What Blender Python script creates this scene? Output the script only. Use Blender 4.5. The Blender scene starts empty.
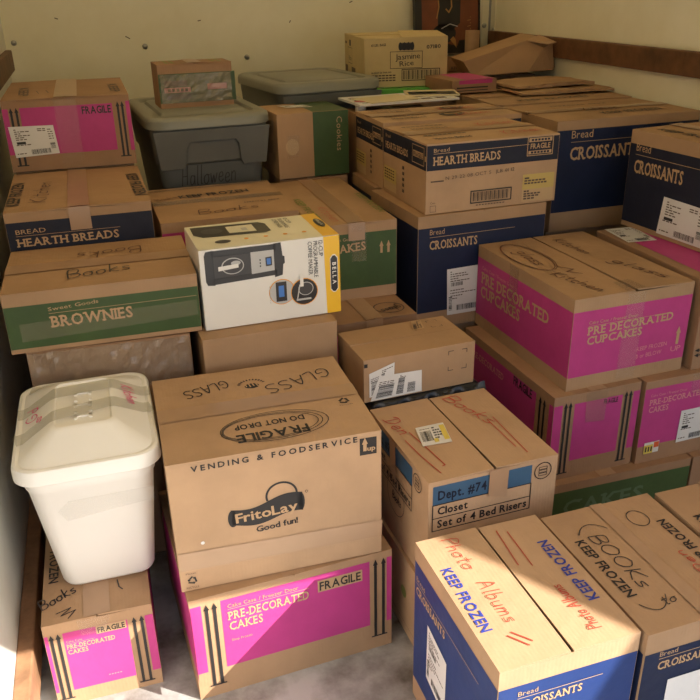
import bpy, bmesh, math, random
from mathutils import Vector, Matrix
random.seed(7)
sc = bpy.context.scene
COL = sc.collection
R = math.radians

# ------------------------------------------------------------------ camera
yaw, pitch, roll, fpx = R(-16.925), R(24.665), R(-1.164), 801.6
fw0 = Vector((0, math.cos(pitch), -math.sin(pitch)))
up0 = Vector((0, math.sin(pitch), math.cos(pitch)))
rt0 = Vector((1, 0, 0))
rt = rt0 * math.cos(roll) + up0 * math.sin(roll)
up = up0 * math.cos(roll) - rt0 * math.sin(roll)
M = Matrix((rt, up, -fw0)).transposed().to_4x4()
M = Matrix.Translation((0, 0, 1.45)) @ Matrix.Rotation(yaw, 4, 'Z') @ M
cd = bpy.data.cameras.new('camera'); cam = bpy.data.objects.new('camera', cd); COL.objects.link(cam)
cam.matrix_world = M
cd.sensor_width = 36; cd.lens = fpx * 36 / 700; cd.clip_start = .02
sc.camera = cam
# ------------------------------------------------------------------ light
w = bpy.data.worlds.new('sky'); sc.world = w; w.use_nodes = True
nt = w.node_tree; bg = nt.nodes['Background']
sky = nt.nodes.new('ShaderNodeTexSky'); sky.sky_type = 'NISHITA'; sky.sun_disc = False
sky.sun_elevation = R(35); sky.sun_rotation = R(128); sky.dust_density = 3.0; sky.ozone_density = .6
nt.links.new(sky.outputs[0], bg.inputs[0]); bg.inputs[1].default_value = .30
sd = bpy.data.lights.new('sun', 'SUN'); sd.energy = 12.0; sd.angle = R(.3); sd.color = (1.0, .94, .85)
sun = bpy.data.objects.new('sun', sd); COL.objects.link(sun)
sun.rotation_euler = Vector((-1.267, 1.0, -1.15)).to_track_quat('-Z', 'Y').to_euler()
sun.location = (5, -4, 5)
sc.view_settings.view_transform = 'Standard'; sc.view_settings.look = 'None'
sc.view_settings.gamma = 1; sc.view_settings.use_curve_mapping = False
sc.view_settings.exposure = 0.03

# ------------------------------------------------------------------ materials
MATS = {}
def mat(name, col, rough=.6, noise=0, scale=8, bump=0, bscale=60, metal=0, alpha=1, col2=None, spec=.5, corr=False, coat=0):
    m = bpy.data.materials.new(name); m.use_nodes = True; MATS[name] = m
    t = m.node_tree; b = t.nodes['Principled BSDF']
    b.inputs['Base Color'].default_value = (*col, 1); b.inputs['Roughness'].default_value = rough
    b.inputs['Metallic'].default_value = metal; b.inputs['Alpha'].default_value = alpha
    b.inputs['Specular IOR Level'].default_value = spec
    b.inputs['Coat Weight'].default_value = coat; b.inputs['Coat Roughness'].default_value = .12
    tc = t.nodes.new('ShaderNodeTexCoord')
    if noise or col2:
        n = t.nodes.new('ShaderNodeTexNoise'); n.inputs['Scale'].default_value = scale; n.inputs['Detail'].default_value = 6
        n.inputs['Roughness'].default_value = .62
        t.links.new(tc.outputs['Object'], n.inputs['Vector'])
        mx = t.nodes.new('ShaderNodeMix'); mx.data_type = 'RGBA'
        c2 = col2 if col2 else tuple(c * (1 - noise) for c in col)
        mx.inputs[6].default_value = (*col, 1); mx.inputs[7].default_value = (*c2, 1)
        rp = t.nodes.new('ShaderNodeMapRange'); rp.inputs[1].default_value = .38; rp.inputs[2].default_value = .68
        t.links.new(n.outputs[0], rp.inputs[0]); t.links.new(rp.outputs[0], mx.inputs[0])
        t.links.new(mx.outputs[2], b.inputs['Base Color'])
    if bump:
        n2 = t.nodes.new('ShaderNodeTexNoise'); n2.inputs['Scale'].default_value = bscale; n2.inputs['Detail'].default_value = 4
        t.links.new(tc.outputs['Object'], n2.inputs['Vector'])
        src = n2.outputs[0]
        if corr:      # faint corrugation ribs under the liner paper
            wv = t.nodes.new('ShaderNodeTexWave'); wv.inputs['Scale'].default_value = 40; wv.inputs['Distortion'].default_value = .4
            t.links.new(tc.outputs['Object'], wv.inputs['Vector'])
            n3 = t.nodes.new('ShaderNodeTexNoise'); n3.inputs['Scale'].default_value = 7; n3.inputs['Detail'].default_value = 3
            t.links.new(tc.outputs['Object'], n3.inputs['Vector'])
            a = t.nodes.new('ShaderNodeMath'); a.operation = 'MULTIPLY_ADD'; a.inputs[1].default_value = .06
            t.links.new(wv.outputs[1], a.inputs[0]); t.links.new(n2.outputs[0], a.inputs[2])
            a2 = t.nodes.new('ShaderNodeMath'); a2.operation = 'MULTIPLY_ADD'; a2.inputs[1].default_value = 4.0
            t.links.new(n3.outputs[0], a2.inputs[0]); t.links.new(a.outputs[0], a2.inputs[2]); src = a2.outputs[0]
        bp = t.nodes.new('ShaderNodeBump'); bp.inputs['Strength'].default_value = bump; bp.inputs['Distance'].default_value = .004
        t.links.new(src, bp.inputs['Height']); t.links.new(bp.outputs[0], b.inputs['Normal'])
    return m
def card(name, c, **k): return mat(name, c, .62, noise=.16, scale=5, bump=.35, bscale=45, spec=.3, corr=True, **k)
K1 = card('kraft cardboard', (.42, .262, .148))
K2 = card('reddish kraft cardboard', (.36, .212, .122))
K3 = card('pale kraft cardboard', (.49, .315, .185))
K4 = card('cream kraft cardboard', (.60, .47, .24))
PINK = mat('pink ink', (.50, .050, .23), .5, noise=.12, scale=9, bump=.2, bscale=40, spec=.35)
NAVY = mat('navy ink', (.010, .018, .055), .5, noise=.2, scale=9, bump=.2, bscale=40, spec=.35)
NAVY_LIT = mat('sunlit navy ink', (.020, .045, .17), .45, noise=.15, scale=9, bump=.2, bscale=40, spec=.35)  # same navy ink with the sunlight painted in as a brighter blue
DNAVY = mat('dark navy ink', (.016, .019, .038), .55, noise=.2, scale=9, bump=.2, bscale=40, spec=.3)
BLUE = mat('blue ink', (.045, .11, .20), .5, noise=.15, scale=9)
GREEN = mat('green ink', (.050, .095, .028), .45, noise=.2, scale=9, bump=.2, bscale=40, spec=.4)
OLIVE = mat('olive ink', (.20, .22, .05), .6)
INK = mat('black ink', (.02, .018, .018), .5)
FADE = mat('faded black ink', (.10, .065, .05), .6)
BINK = mat('blue lettering ink', (.03, .05, .30), .5)
TAN = mat('unprinted kraft lettering', (.48, .31, .17), .6)
ROSE = mat('rosy kraft lettering', (.62, .24, .26), .6)
MARK = mat('black marker', (.035, .03, .03), .5)
RED = mat('red marker', (.45, .05, .03), .5)
BROWNM = mat('brown marker', (.10, .035, .018), .5)
PAPER = mat('white label paper', (.74, .72, .70), .5, noise=.06, scale=20)
YEL = mat('yellow label paper', (.70, .55, .10), .5)
YB = mat('bright yellow card', (.85, .50, .02), .35, coat=.3)
WHITE = mat('white glossy card', (.80, .78, .74), .35, noise=.05, scale=6, bump=.1, bscale=15, coat=.3)
CREAM = mat('cream glossy card', (.80, .77, .62), .35, coat=.3)
GLOSSK = mat('glossy black print', (.015, .015, .018), .3, coat=.3)
SILV = mat('silver grey print', (.50, .50, .50), .35)
LCD = mat('blue display print', (.06, .20, .60), .3)
ORAN = mat('orange print', (.80, .35, .03), .5)
def tape_mat(name, col, a, rough=.16):
    m = mat(name, col, rough, bump=.12, bscale=10, alpha=a, spec=.7); return m
TAPE = tape_mat('clear packing tape', (.62, .50, .40), .12)
TAPEB = tape_mat('tan packing tape', (.40, .27, .18), .25, .22)
TAPEO = mat('kraft toned packing tape', (.40, .25, .15), .28, noise=.1, scale=10, bump=.15, bscale=12, spec=.6)
TAPEF = mat('glossy tape over pale kraft', (.46, .30, .185), .22, noise=.06, scale=10, bump=.2, bscale=14, spec=.6)
SHINE = mat('crinkled clear tape', (.42, .34, .26), .10, bump=1.0, bscale=70, alpha=.42, spec=1.0, coat=1.0)
PLW = mat('white plastic', (.86, .85, .81), .32, noise=.03, scale=4, bump=.06, bscale=12)
PLG = mat('grey plastic lid', (.23, .23, .19), .42, noise=.1, scale=6, bump=.15, bscale=60)
PLD = mat('dark grey plastic', (.115, .12, .115), .45, noise=.15, scale=5, bump=.15, bscale=40)
BLKP = mat('black stretch plastic', (.010, .010, .012), .32, bump=.6, bscale=14, spec=.35)
WOOD = mat('stained wood rail', (.17, .075, .032), .55, noise=.5, scale=14, bump=.5, bscale=30)
WOODL = mat('worn wood rail', (.36, .19, .10), .55, noise=.5, scale=12, bump=.5, bscale=30)
STEEL = mat('galvanised steel', (.42, .42, .40), .4, metal=.7, noise=.2, scale=20)
LIME = mat('lime green plastic', (.10, .42, .05), .4)
REDP = mat('red plastic', (.45, .03, .04), .4)
POST = mat('rust orange print', (.20, .055, .02), .4, noise=.35, scale=6)
POSTB = mat('poster black', (.012, .011, .012), .4, noise=.3, scale=8)
GOLD = mat('ochre print', (.38, .20, .06), .4)
WALL = mat('cream painted plywood', (.90, .87, .70), .20, col2=(.83, .79, .60), scale=3, bump=.35, bscale=5, spec=.5)
LWALL = mat('off-white painted plywood', (.74, .74, .70), .35, col2=(.62, .62, .57), scale=4, bump=.25, bscale=9)
FLOOR = mat('dirty painted floor', (.52, .52, .51), .5, col2=(.10, .08, .062), scale=5, bump=.3, bscale=30)
DIRT = mat('driveway concrete', (.40, .38, .34), .8, noise=.3, scale=3)
SIDE = mat('sun blocker siding', (.45, .40, .34), .7, noise=.1, scale=3)  # only for the added slab that blocks the sun
SHING = mat('roof shingles', (.16, .13, .12), .8, noise=.3, scale=9)

# ------------------------------------------------------------------ mesh helpers
class MB:
    def __init__(s): s.v = []; s.f = []; s.m = []; s.mats = []
    def mi(s, m):
        if m not in s.mats: s.mats.append(m)
        return s.mats.index(m)
    def face(s, pts, m):
        n = len(s.v); s.v += [tuple(p) for p in pts]; s.f.append(tuple(range(n, n + len(pts)))); s.m.append(s.mi(m))
    def mesh(s, vs, fs, m):
        n = len(s.v); s.v += [tuple(p) for p in vs]; k = s.mi(m)
        for f in fs: s.f.append(tuple(n + i for i in f)); s.m.append(k)
    def box(s, x0, y0, z0, x1, y1, z1, m):
        vs = [(x, y, z) for z in (z0, z1) for y in (y0, y1) for x in (x0, x1)]
        s.mesh(vs, [(0, 2, 3, 1), (4, 5, 7, 6), (0, 1, 5, 4), (2, 6, 7, 3), (0, 4, 6, 2), (1, 3, 7, 5)], m)
    def build(s, name, parent=None, bevel=0, smooth=False, subd=0):
        me = bpy.data.meshes.new(name); me.from_pydata(s.v, [], s.f)
        for m in s.mats: me.materials.append(m)
        me.polygons.foreach_set('material_index', s.m)
        if smooth: me.polygons.foreach_set('use_smooth', [True] * len(s.f))
        me.update()
        o = bpy.data.objects.new(name, me); COL.objects.link(o)
        if parent: o.parent = parent
        if bevel:
            b = o.modifiers.new('bevel', 'BEVEL'); b.width = bevel; b.segments = 2; b.limit_method = 'ANGLE'; b.angle_limit = R(50)
        return o
def tag(o, label=None, cat=None, group=None, kind=None):
    if label: o['label'] = label
    if cat: o['category'] = cat
    if group: o['group'] = group
    if kind: o['kind'] = kind
    return o
def thing(name, loc, rz, label, cat, group=None):
    o = bpy.data.objects.new(name, None); o.empty_display_size = .05; COL.objects.link(o)
    o.location = loc; o.rotation_euler = (0, 0, rz)
    return tag(o, label, cat, group)

# glyphs of the built-in font, turned into meshes once
GL = {}
def glyph(ch, bold):
    k = (ch, bold)
    if k in GL: return GL[k]
    cu = bpy.data.curves.new('glyph', 'FONT'); cu.body = ch; cu.size = 1; cu.offset = .022 if bold else 0; cu.resolution_u = 2
    ob = bpy.data.objects.new('glyph', cu); COL.objects.link(ob)
    dg = bpy.context.evaluated_depsgraph_get(); me = bpy.data.meshes.new_from_object(ob.evaluated_get(dg))
    vs = [(v.co.x, v.co.y) for v in me.vertices]; fs = [tuple(p.vertices) for p in me.polygons]
    bpy.data.objects.remove(ob); bpy.data.curves.remove(cu); bpy.data.meshes.remove(me)
    if vs:
        x0 = min(v[0] for v in vs); x1 = max(v[0] for v in vs); vs = [(x - x0, y) for x, y in vs]; wd = x1 - x0
    else: wd = .25
    GL[k] = (vs, fs, wd); return GL[k]
def capheight():
    return max(v[1] for v in glyph('H', False)[0])
SER = {'H': '0b 0t 1b 1t', 'C': '1t', 'R': '0b 0t 1b', 'I': '.5b .5t', 'A': '0b 1b', 'N': '0b 0t 1t', 'T': '.5b', 'D': '0b 0t', 'E': '0b 0t',
       'B': '0b 0t', 'W': '0t 1t', 'P': '0b 0t', 'K': '0b 0t 1b 1t', 'U': '0t 1t', 'F': '0b 0t', 'L': '0b 0t', 'M': '0b 0t 1b 1t'}
# one-stroke marker alphabet
SK = {
 'B': (.6, [[(0,0),(0,1),(.35,1),(.5,.85),(.4,.58),(0,.5),(.45,.45),(.55,.2),(.35,0),(0,0)]]),
 'o': (.5, [[(.25,.5),(.03,.35),(.05,.08),(.25,0),(.42,.15),(.4,.4),(.25,.5),(.5,.45)]]),
 'O': (.75, [[(.35,1),(.05,.8),(0,.3),(.3,0),(.6,.2),(.65,.7),(.35,1)]]),
 'k': (.5, [[(.05,0),(.1,1)],[(.42,.6),(.08,.3),(.45,0)]]),
 'K': (.6, [[(.05,0),(.05,1)],[(.55,1),(.08,.45),(.6,0)]]),
 's': (.4, [[(.38,.5),(.1,.45),(.12,.3),(.35,.2),(.3,.02),(.02,.03)]]),
 'S': (.6, [[(.5,.9),(.25,1),(.05,.8),(.2,.55),(.45,.4),(.5,.15),(.25,0),(0,.1)]]),
 'D': (.7, [[(.2,.1),(.2,1),(-.05,.8),(.1,1),(.5,.9),(.62,.5),(.45,.1),(0,0)]]),
 'e': (.5, [[(.05,.25),(.4,.3),(.35,.5),(.12,.45),(.05,.15),(.25,0),(.48,.12)]]),
 'n': (.5, [[(.05,.5),(.05,0)],[(.05,.35),(.25,.5),(.38,.4),(.4,0)]]),
 'P': (.6, [[(.1,-.05),(.1,1),(.5,.95),(.55,.65),(.1,.5)]]),
 'h': (.5, [[(.05,1),(.05,0)],[(.05,.35),(.25,.5),(.4,.4),(.4,0)]]),
 't': (.4, [[(.2,.9),(.2,.05),(.35,0)],[(0,.6),(.4,.62)]]),
 'A': (.7, [[(0,0),(.3,1),(.6,0)],[(.1,.4),(.5,.42)]]),
 'l': (.25, [[(.1,1),(.1,.05),(.2,0)]]),
 'b': (.5, [[(.05,1),(.05,0),(.35,.05),(.42,.3),(.25,.5),(.05,.4)]]),
 'u': (.5, [[(.05,.5),(.08,.08),(.25,0),(.4,.1),(.42,.5),(.45,0)]]),
 'm': (.7, [[(.05,.5),(.05,0),(.08,.38),(.22,.5),(.32,.4),(.32,0),(.35,.38),(.5,.5),(.6,.38),(.62,0)]]),
 'G': (.7, [[(.55,.85),(.3,1),(.05,.7),(.05,.25),(.3,0),(.55,.15),(.58,.45),(.3,.45)]]),
 'L': (.5, [[(.08,1),(.05,0),(.5,.05)]]),
 'i': (.25, [[(.1,.5),(.12,0)],[(.12,.7),(.13,.75)]]),
 'c': (.45, [[(.4,.45),(.2,.5),(.05,.3),(.12,.05),(.4,.05)]]),
 'g': (.5, [[(.4,.45),(.15,.5),(.05,.25),(.2,.05),(.4,.2),(.42,.5),(.4,-.3),(.2,-.45),(.02,-.3)]]),
 'a': (.5, [[(.4,.45),(.15,.5),(.05,.25),(.15,0),(.38,.15),(.42,.5),(.45,0)]]),
 'H': (.65, [[(.05,0),(.08,1)],[(.52,1),(.5,0)],[(.05,.5),(.52,.52)]]),
 'w': (.65, [[(.02,.5),(.15,0),(.3,.4),(.42,0),(.6,.5)]]),
 'p': (.5, [[(.05,.5),(.05,-.45)],[(.05,.4),(.25,.5),(.42,.35),(.35,.05),(.05,.08)]]),
 'r': (.4, [[(.05,.5),(.07,0)],[(.07,.32),(.22,.5),(.36,.46)]]),
 'y': (.5, [[(.05,.5),(.12,.15),(.35,.15),(.42,.5),(.35,-.3),(.1,-.4)]]),
 'd': (.5, [[(.4,1),(.4,0)],[(.4,.4),(.15,.5),(.05,.2),(.2,0),(.4,.12)]]),
 'R': (.6, [[(.05,0),(.05,1),(.45,.95),(.5,.65),(.08,.5),(.55,0)]]),
 ' ': (.35, []), '=': (.6, [[(.05,.6),(.55,.62)],[(.08,.35),(.6,.36)]]),
}
class Surf:
    """draws flat ink shapes on a mapped surface: f(u, v, lift) -> point"""
    def __init__(s, mb, f): s.mb = mb; s.f = f
    def poly(s, pts, m, e=1): s.mb.face([s.f(u, v, e * .0005) for u, v in pts], m)
    def rect(s, u0, v0, u1, v1, m, e=1): s.poly([(u0, v0), (u1, v0), (u1, v1), (u0, v1)], m, e)
    def disc(s, u, v, r, m, e=1, n=24, ry=None):
        ry = ry or r; s.poly([(u + r * math.cos(2 * math.pi * i / n), v + ry * math.sin(2 * math.pi * i / n)) for i in range(n)], m, e)
    def stroke(s, pts, wd, m, e=3, closed=False):
        pts = list(pts) + ([pts[0]] if closed else [])
        for i in range(len(pts) - 1):
            (a, b), (c, d) = pts[i], pts[i + 1]; L = math.hypot(c - a, d - b)
            if L < 1e-6: continue
            nx, ny = -(d - b) / L * wd / 2, (c - a) / L * wd / 2; tx, ty = (c - a) / L * wd * .3, (d - b) / L * wd * .3
            s.poly([(a - tx + nx, b - ty + ny), (a - tx - nx, b - ty - ny), (c + tx - nx, d + ty - ny), (c + tx + nx, d + ty + ny)], m, e + (i % 2) * .2)
    def ring(s, u, v, r, wd, m, e=3, ry=None, n=32, a0=0, a1=360):
        ry = ry or r
        s.stroke([(u + r * math.cos(R(a0 + (a1 - a0) * i / n)), v + ry * math.sin(R(a0 + (a1 - a0) * i / n))) for i in range(n + 1)], wd, m, e)
    def frame(s, u0, v0, u1, v1, wd, m, e=3): s.stroke([(u0, v0), (u1, v0), (u1, v1), (u0, v1)], wd, m, e, True)
    def text(s, st, p0, p1, h, m, bold=True, serif=False, e=3, up=None, space=.07, arc=0):
        ch = capheight(); gap = space; tot = 0; gs = []
        for c in st:
            vs, fs, wd = glyph(c, bold); gs.append((c, vs, fs, wd, tot)); tot += wd + gap * (1.3 if serif else 1)
        tot -= gap
        dx, dy = (p1[0] - p0[0]) / tot, (p1[1] - p0[1]) / tot; L = math.hypot(dx, dy)
        ux, uy = up if up else (-dy / L, dx / L); k = h / ch
        P = lambda x, y: (p0[0] + dx * x + ux * y * k, p0[1] + dy * x + uy * y * k)
        for c, vs, fs, wd, off in gs:
            if vs: s.mb.mesh([s.f(*P(off + x, y), e * .0005) for x, y in vs], fs, m)
            if serif and c in SER:
                for t in SER[c].split():
                    fx = float(t[:-1]); y = ch * (0 if t[-1] == 'b' else 1) ; q = .06 if t[-1] == 'b' else -.06
                    xc = off + wd * fx + (.05 if fx == 0 else -.05 if fx == 1 else 0); hw = .13
                    s.poly([P(xc - hw, y), P(xc + hw, y), P(xc + hw, y + q * 1.6), P(xc - hw, y + q * 1.6)], m, e + .1)
    def script(s, st, p0, p1, h, m, wd=.0026, e=4, slant=.15, up=None):
        tot = sum(SK[c][0] + .1 for c in st) - .1
        dx, dy = (p1[0] - p0[0]) / tot, (p1[1] - p0[1]) / tot; L = math.hypot(dx, dy)
        ux, uy = up if up else (-dy / L, dx / L); off = 0
        for c in st:
            W, strokes = SK[c]
            for pts in strokes:
                q = []
                for i in range(len(pts)):      # light Catmull smoothing
                    a = pts[max(i - 1, 0)]; b = pts[i]; n = pts[min(i + 1, len(pts) - 1)]; n2 = pts[min(i + 2, len(pts) - 1)]
                    for t in ((0, .33, .66) if i < len(pts) - 1 else (0,)):
                        q.append(tuple(.5 * (2 * b[j] + (n[j] - a[j]) * t + (2 * a[j] - 5 * b[j] + 4 * n[j] - n2[j]) * t * t + (3 * b[j] - a[j] - 3 * n[j] + n2[j]) * t ** 3) for j in (0, 1)))
                jit = random.uniform(-.04, .04)
                s.stroke([(p0[0] + dx * (off + x + slant * y) + ux * h * (y + jit), p0[1] + dy * (off + x + slant * y) + uy * h * (y + jit)) for x, y in q], wd, m, e)
            off += W + .1
    def arrow(s, u, v0, v1, wd, m, e=3):
        t = wd * .28; hd = wd * 1.25
        s.rect(u - t, v0, u + t, v1 - hd * .8, m, e); s.poly([(u - wd / 2, v1 - hd), (u + wd / 2, v1 - hd), (u, v1)], m, e)
    def arrows(s, u0, u1, v0, v1, wd, m=INK, base=True):
        s.arrow(u0, v0, v1, wd, m); s.arrow(u1, v0, v1, wd, m)
        if base: s.rect(u0 - wd * .8, v0 - .0035, u1 + wd * .8, v0, m, 3)
    def sticker(s, q, kind='ship', m=None, e=5):
        """q: four corners bl, br, tr, tl; kind picks the printed layout"""
        B = lambda a, b: tuple((q[0][i] * (1 - a) + q[1][i] * a) * (1 - b) + (q[3][i] * (1 - a) + q[2][i] * a) * b for i in (0, 1))
        s.poly(q, m or PAPER, e)
        def r(a0, b0, a1, b1, mm=INK): s.poly([B(a0, b0), B(a1, b0), B(a1, b1), B(a0, b1)], mm, e + 1)
        rnd = random.Random(len(s.mb.v))
        def bars(a0, b0, a1, b1, n=22, vert=True):
            t = 0
            for i in range(n):
                g = rnd.uniform(.3, .8) / n
                if vert: r(a0 + (a1 - a0) * i / n, b0, a0 + (a1 - a0) * (i / n + g), b1)
                else: r(a0, b0 + (b1 - b0) * i / n, a1, b0 + (b1 - b0) * (i / n + g))
        def lines(a0, a1, b0, n, dz=.07, hh=.03, mm=FADE):
            for i in range(n):
                a = a0
                while a < a1 - .02:
                    ln = rnd.uniform(.03, .10); r(a, b0 - i * dz, min(a + ln, a1), b0 - i * dz + hh, mm); a += ln + .02
                    if rnd.random() < .12: break
        if kind == 'ship':
            lines(.1, .45, .88, 6, .065); lines(.62, .8, .88, 2, .06); lines(.08, .6, .38, 1, .05); r(.1, .42, .3, .5)
            bars(.38, .06, .82, .22); bars(.84, .2, .95, .4, 8, False); lines(.84, .95, .85, 5, .08); lines(.05, .3, .1, 1)
        elif kind == 'tall':
            lines(.1, .7, .92, 5, .05, .02); bars(.12, .62, .5, .7, 12); lines(.1, .9, .52, 4, .06, .02); bars(.3, .08, .92, .2); bars(.05, .1, .15, .4, 10, False)
        elif kind == 'price':
            bars(.08, .2, .45, .72, 16); lines(.1, .45, .82, 1); lines(.52, .8, .8, 5, .13, .06, INK); r(.8, .15, .98, .9, YEL); r(.45, .1, .6, .28, YEL)
        elif kind == 'two':
            bars(.08, .08, .4, .62, 16, False); bars(.48, .1, .62, .8, 22, False); bars(.7, .1, .86, .55, 14, False); lines(.5, .95, .88, 2, .06); lines(.06, .4, .72, 3, .07)
    def recycle(s, u, v, r, m=INK):
        for k in range(3):
            a = R(90 + 120 * k); a2 = a + R(75)
            s.stroke([(u + r * math.cos(a), v + r * math.sin(a)), (u + r * .85 * math.cos(a2), v + r * .85 * math.sin(a2))], r * .42, m, 3)
            b = a2 + R(12)
            s.poly([(u + r * 1.25 * math.cos(b - .25), v + r * 1.25 * math.sin(b - .25)), (u + r * .9 * math.cos(b + .35), v + r * .9 * math.sin(b + .35)), (u + r * .4 * math.cos(b - .2), v + r * .4 * math.sin(b - .2))], m, 3.3)

class Carton:
    def __init__(s, x, y, z, yw, w, d, h, label, name='cardboard_box', m=K1, seam='y', lift=(.001, .003), gap=.003, group=None, cat='box', over=0.0):
        s.w, s.d, s.h, s.m, s.seam, s.lift, s.gap = w, d, h, m, seam, lift, gap
        a = R(yw); c = Vector((x, y, z)) + Matrix.Rotation(a, 3, 'Z') @ Vector((w / 2, d / 2, 0))
        s.root = thing(name, c, a, label, cat, group)
        s.body = MB(); s.flaps = [MB(), MB()]; s.tp = MB(); s.lb = MB()
        X, Y = w / 2, d / 2; T = .0035
        if not seam: s.body.box(-X, -Y, 0, X, Y, h, m)
        else:
            q = .003; zt = h - T; O = [(-X, -Y), (X, -Y), (X, Y), (-X, Y)]; I_ = [(-X + q, -Y + q), (X - q, -Y + q), (X - q, Y - q), (-X + q, Y - q)]
            V = [(a_, b_, 0) for a_, b_ in O] + [(a_, b_, zt) for a_, b_ in O] + [(a_, b_, zt) for a_, b_ in I_] + [(a_, b_, q) for a_, b_ in I_]
            s.body.mesh(V, [(3, 2, 1, 0)] + [(i, (i + 1) % 4, 4 + (i + 1) % 4, 4 + i) for i in range(4)] + [(4 + i, 4 + (i + 1) % 4, 8 + (i + 1) % 4, 8 + i) for i in range(4)] + [(8 + i, 8 + (i + 1) % 4, 12 + (i + 1) % 4, 12 + i) for i in range(4)] + [(12, 13, 14, 15)], m)
        if seam:
            g = gap / 2
            for k in (0, 1):
                if seam == 'y': e = [(0, 0), (w / 2 - g, 0), (w / 2 - g, d), (0, d)] if k == 0 else [(w / 2 + g, 0), (w, 0), (w, d), (w / 2 + g, d)]
                else: e = [(0, 0), (w, 0), (w, d / 2 - g), (0, d / 2 - g)] if k == 0 else [(0, d / 2 + g), (w, d / 2 + g), (w, d), (0, d)]
                # slab, subdivided across so the free edge can lift and sag
                n = 8; q = lambda i, j: tuple(e[0][t] * (1 - i) * (1 - j) + e[1][t] * i * (1 - j) + e[2][t] * i * j + e[3][t] * (1 - i) * j for t in (0, 1))
                V = []; F = []
                for dz in (-T, 0):
                    for j in range(n + 1):
                        for i in range(n + 1):
                            u, v = q(i / n, j / n); V.append(s.top(u, v, dz))
                N = (n + 1) ** 2; I = lambda i, j, l: l * N + j * (n + 1) + i
                for j in range(n):
                    for i in range(n):
                        F.append((I(i, j, 1), I(i + 1, j, 1), I(i + 1, j + 1, 1), I(i, j + 1, 1)))
                        F.append((I(i, j, 0), I(i, j + 1, 0), I(i + 1, j + 1, 0), I(i + 1, j, 0)))
                for i in range(n):
                    F += [(I(i, 0, 0), I(i + 1, 0, 0), I(i + 1, 0, 1), I(i, 0, 1)), (I(i + 1, n, 0), I(i, n, 0), I(i, n, 1), I(i + 1, n, 1)),
                          (I(0, i + 1, 0), I(0, i, 0), I(0, i, 1), I(0, i + 1, 1)), (I(n, i, 0), I(n, i + 1, 0), I(n, i + 1, 1), I(n, i, 1))]
                s.flaps[k].mesh(V, F, m)
    def top(s, u, v, e):
        if s.seam is None: z = s.h
        else:
            t, L = (u, s.w) if s.seam == 'y' else (v, s.d)
            k = 0 if t < L / 2 else 1
            z = s.h + s.lift[k] * max(0, 1 - abs(t - L / 2) / (L / 2)) ** 1.5
            o, P = (v, s.d) if s.seam == 'y' else (u, s.w)
            z += (.0012 if s.lift[k] else 0) * math.sin(3.1 * o / P + k * 2) * (1 - abs(t - L / 2) / (L / 2))
        return (u - s.w / 2, v - s.d / 2, z + e)
    def F(s, mb=None): return Surf(mb or s.body, lambda u, v, e: (u - s.w / 2, -s.d / 2 - e, v))
    def L(s, mb=None): return Surf(mb or s.body, lambda u, v, e: (-s.w / 2 - e, s.d / 2 - u, v))
    def Rt(s, mb=None): return Surf(mb or s.body, lambda u, v, e: (s.w / 2 + e, -s.d / 2 + u, v))
    def T(s, k=0): return Surf(s.flaps[k] if s.seam else s.body, s.top)
    def tape(s, width=.05, down=.06, m=None, back=False, top=True):
        m = TAPEO if m in (None, TAPEB) else m; e = .0012 if max(s.lift) == 0 else .0024; n = 10
        if s.seam == 'y':
            c = s.w / 2; a, b = c - width / 2, c + width / 2
            if top:
                for i in range(n): s.tp.face([s.top(u, v, e) for u, v in ((a, s.d * i / n), (b, s.d * i / n), (b, s.d * (i + 1) / n), (a, s.d * (i + 1) / n))], m)
            if down: s.tp.face([(a - s.w / 2, -s.d / 2 - .0045, s.h - down), (b - s.w / 2, -s.d / 2 - .0045, s.h - down), (b - s.w / 2, -s.d / 2 - .0035, s.h + e), (a - s.w / 2, -s.d / 2 - .0035, s.h + e)], m)
        elif s.seam == 'x':
            c = s.d / 2; a, b = c - width / 2, c + width / 2
            if top:
                for i in range(n): s.tp.face([s.top(u, v, e) for u, v in ((s.w * i / n, a), (s.w * (i + 1) / n, a), (s.w * (i + 1) / n, b), (s.w * i / n, b))], m)
            if down:
                for sx in ((-1,) if True else ()): s.tp.face([(sx * (s.w / 2 + .0045), a - s.d / 2, s.h - down), (sx * (s.w / 2 + .0045), b - s.d / 2, s.h - down), (sx * (s.w / 2 + .0035), b - s.d / 2, s.h + e), (sx * (s.w / 2 + .0035), a - s.d / 2, s.h + e)], m)
    def strip(s, surf, pts, m=TAPE, e=8):      # extra flat tape on a side
        b_ = MB(); surf(b_).poly(pts, m, e); b_.build('packing_tape', s.root)
    def done(s, tape_name='packing_tape', label_text=None):
        s.body.build('carton_body', s.root, bevel=.0022 )
        for k, f in enumerate(s.flaps):
            if f.v: f.build('top_flap', s.root)
        if s.tp.v: s.tp.build(tape_name, s.root)
        if s.lb.v:
            o = s.lb.build('shipping_label', s.root); o['label'] = label_text or 'printed paper label'
        return s.root
def loft(mb, secs, m, n=6, cap0=True, cap1=True, cx=0, cy=0):
    """stack of rounded rectangles: (z, half width, half depth, corner radius)"""
    rings = []
    for z, hw, hd, r in secs:
        ring = []
        for qx, qy, a0 in ((1, 1, 0), (-1, 1, 90), (-1, -1, 180), (1, -1, 270)):
            for i in range(n + 1):
                a = R(a0 + 90 * i / n); ring.append((cx + qx * (hw - r) + r * math.cos(a), cy + qy * (hd - r) + r * math.sin(a), z))
        rings.append(ring)
    K = len(rings[0]); V = [p for r_ in rings for p in r_]; F = []
    for j in range(len(rings) - 1):
        for i in range(K): F.append((j * K + i, j * K + (i + 1) % K, (j + 1) * K + (i + 1) % K, (j + 1) * K + i))
    if cap0: F.append(tuple(reversed(range(K))))
    if cap1: F.append(tuple((len(rings) - 1) * K + i for i in range(K)))
    mb.mesh(V, F, m)
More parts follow.
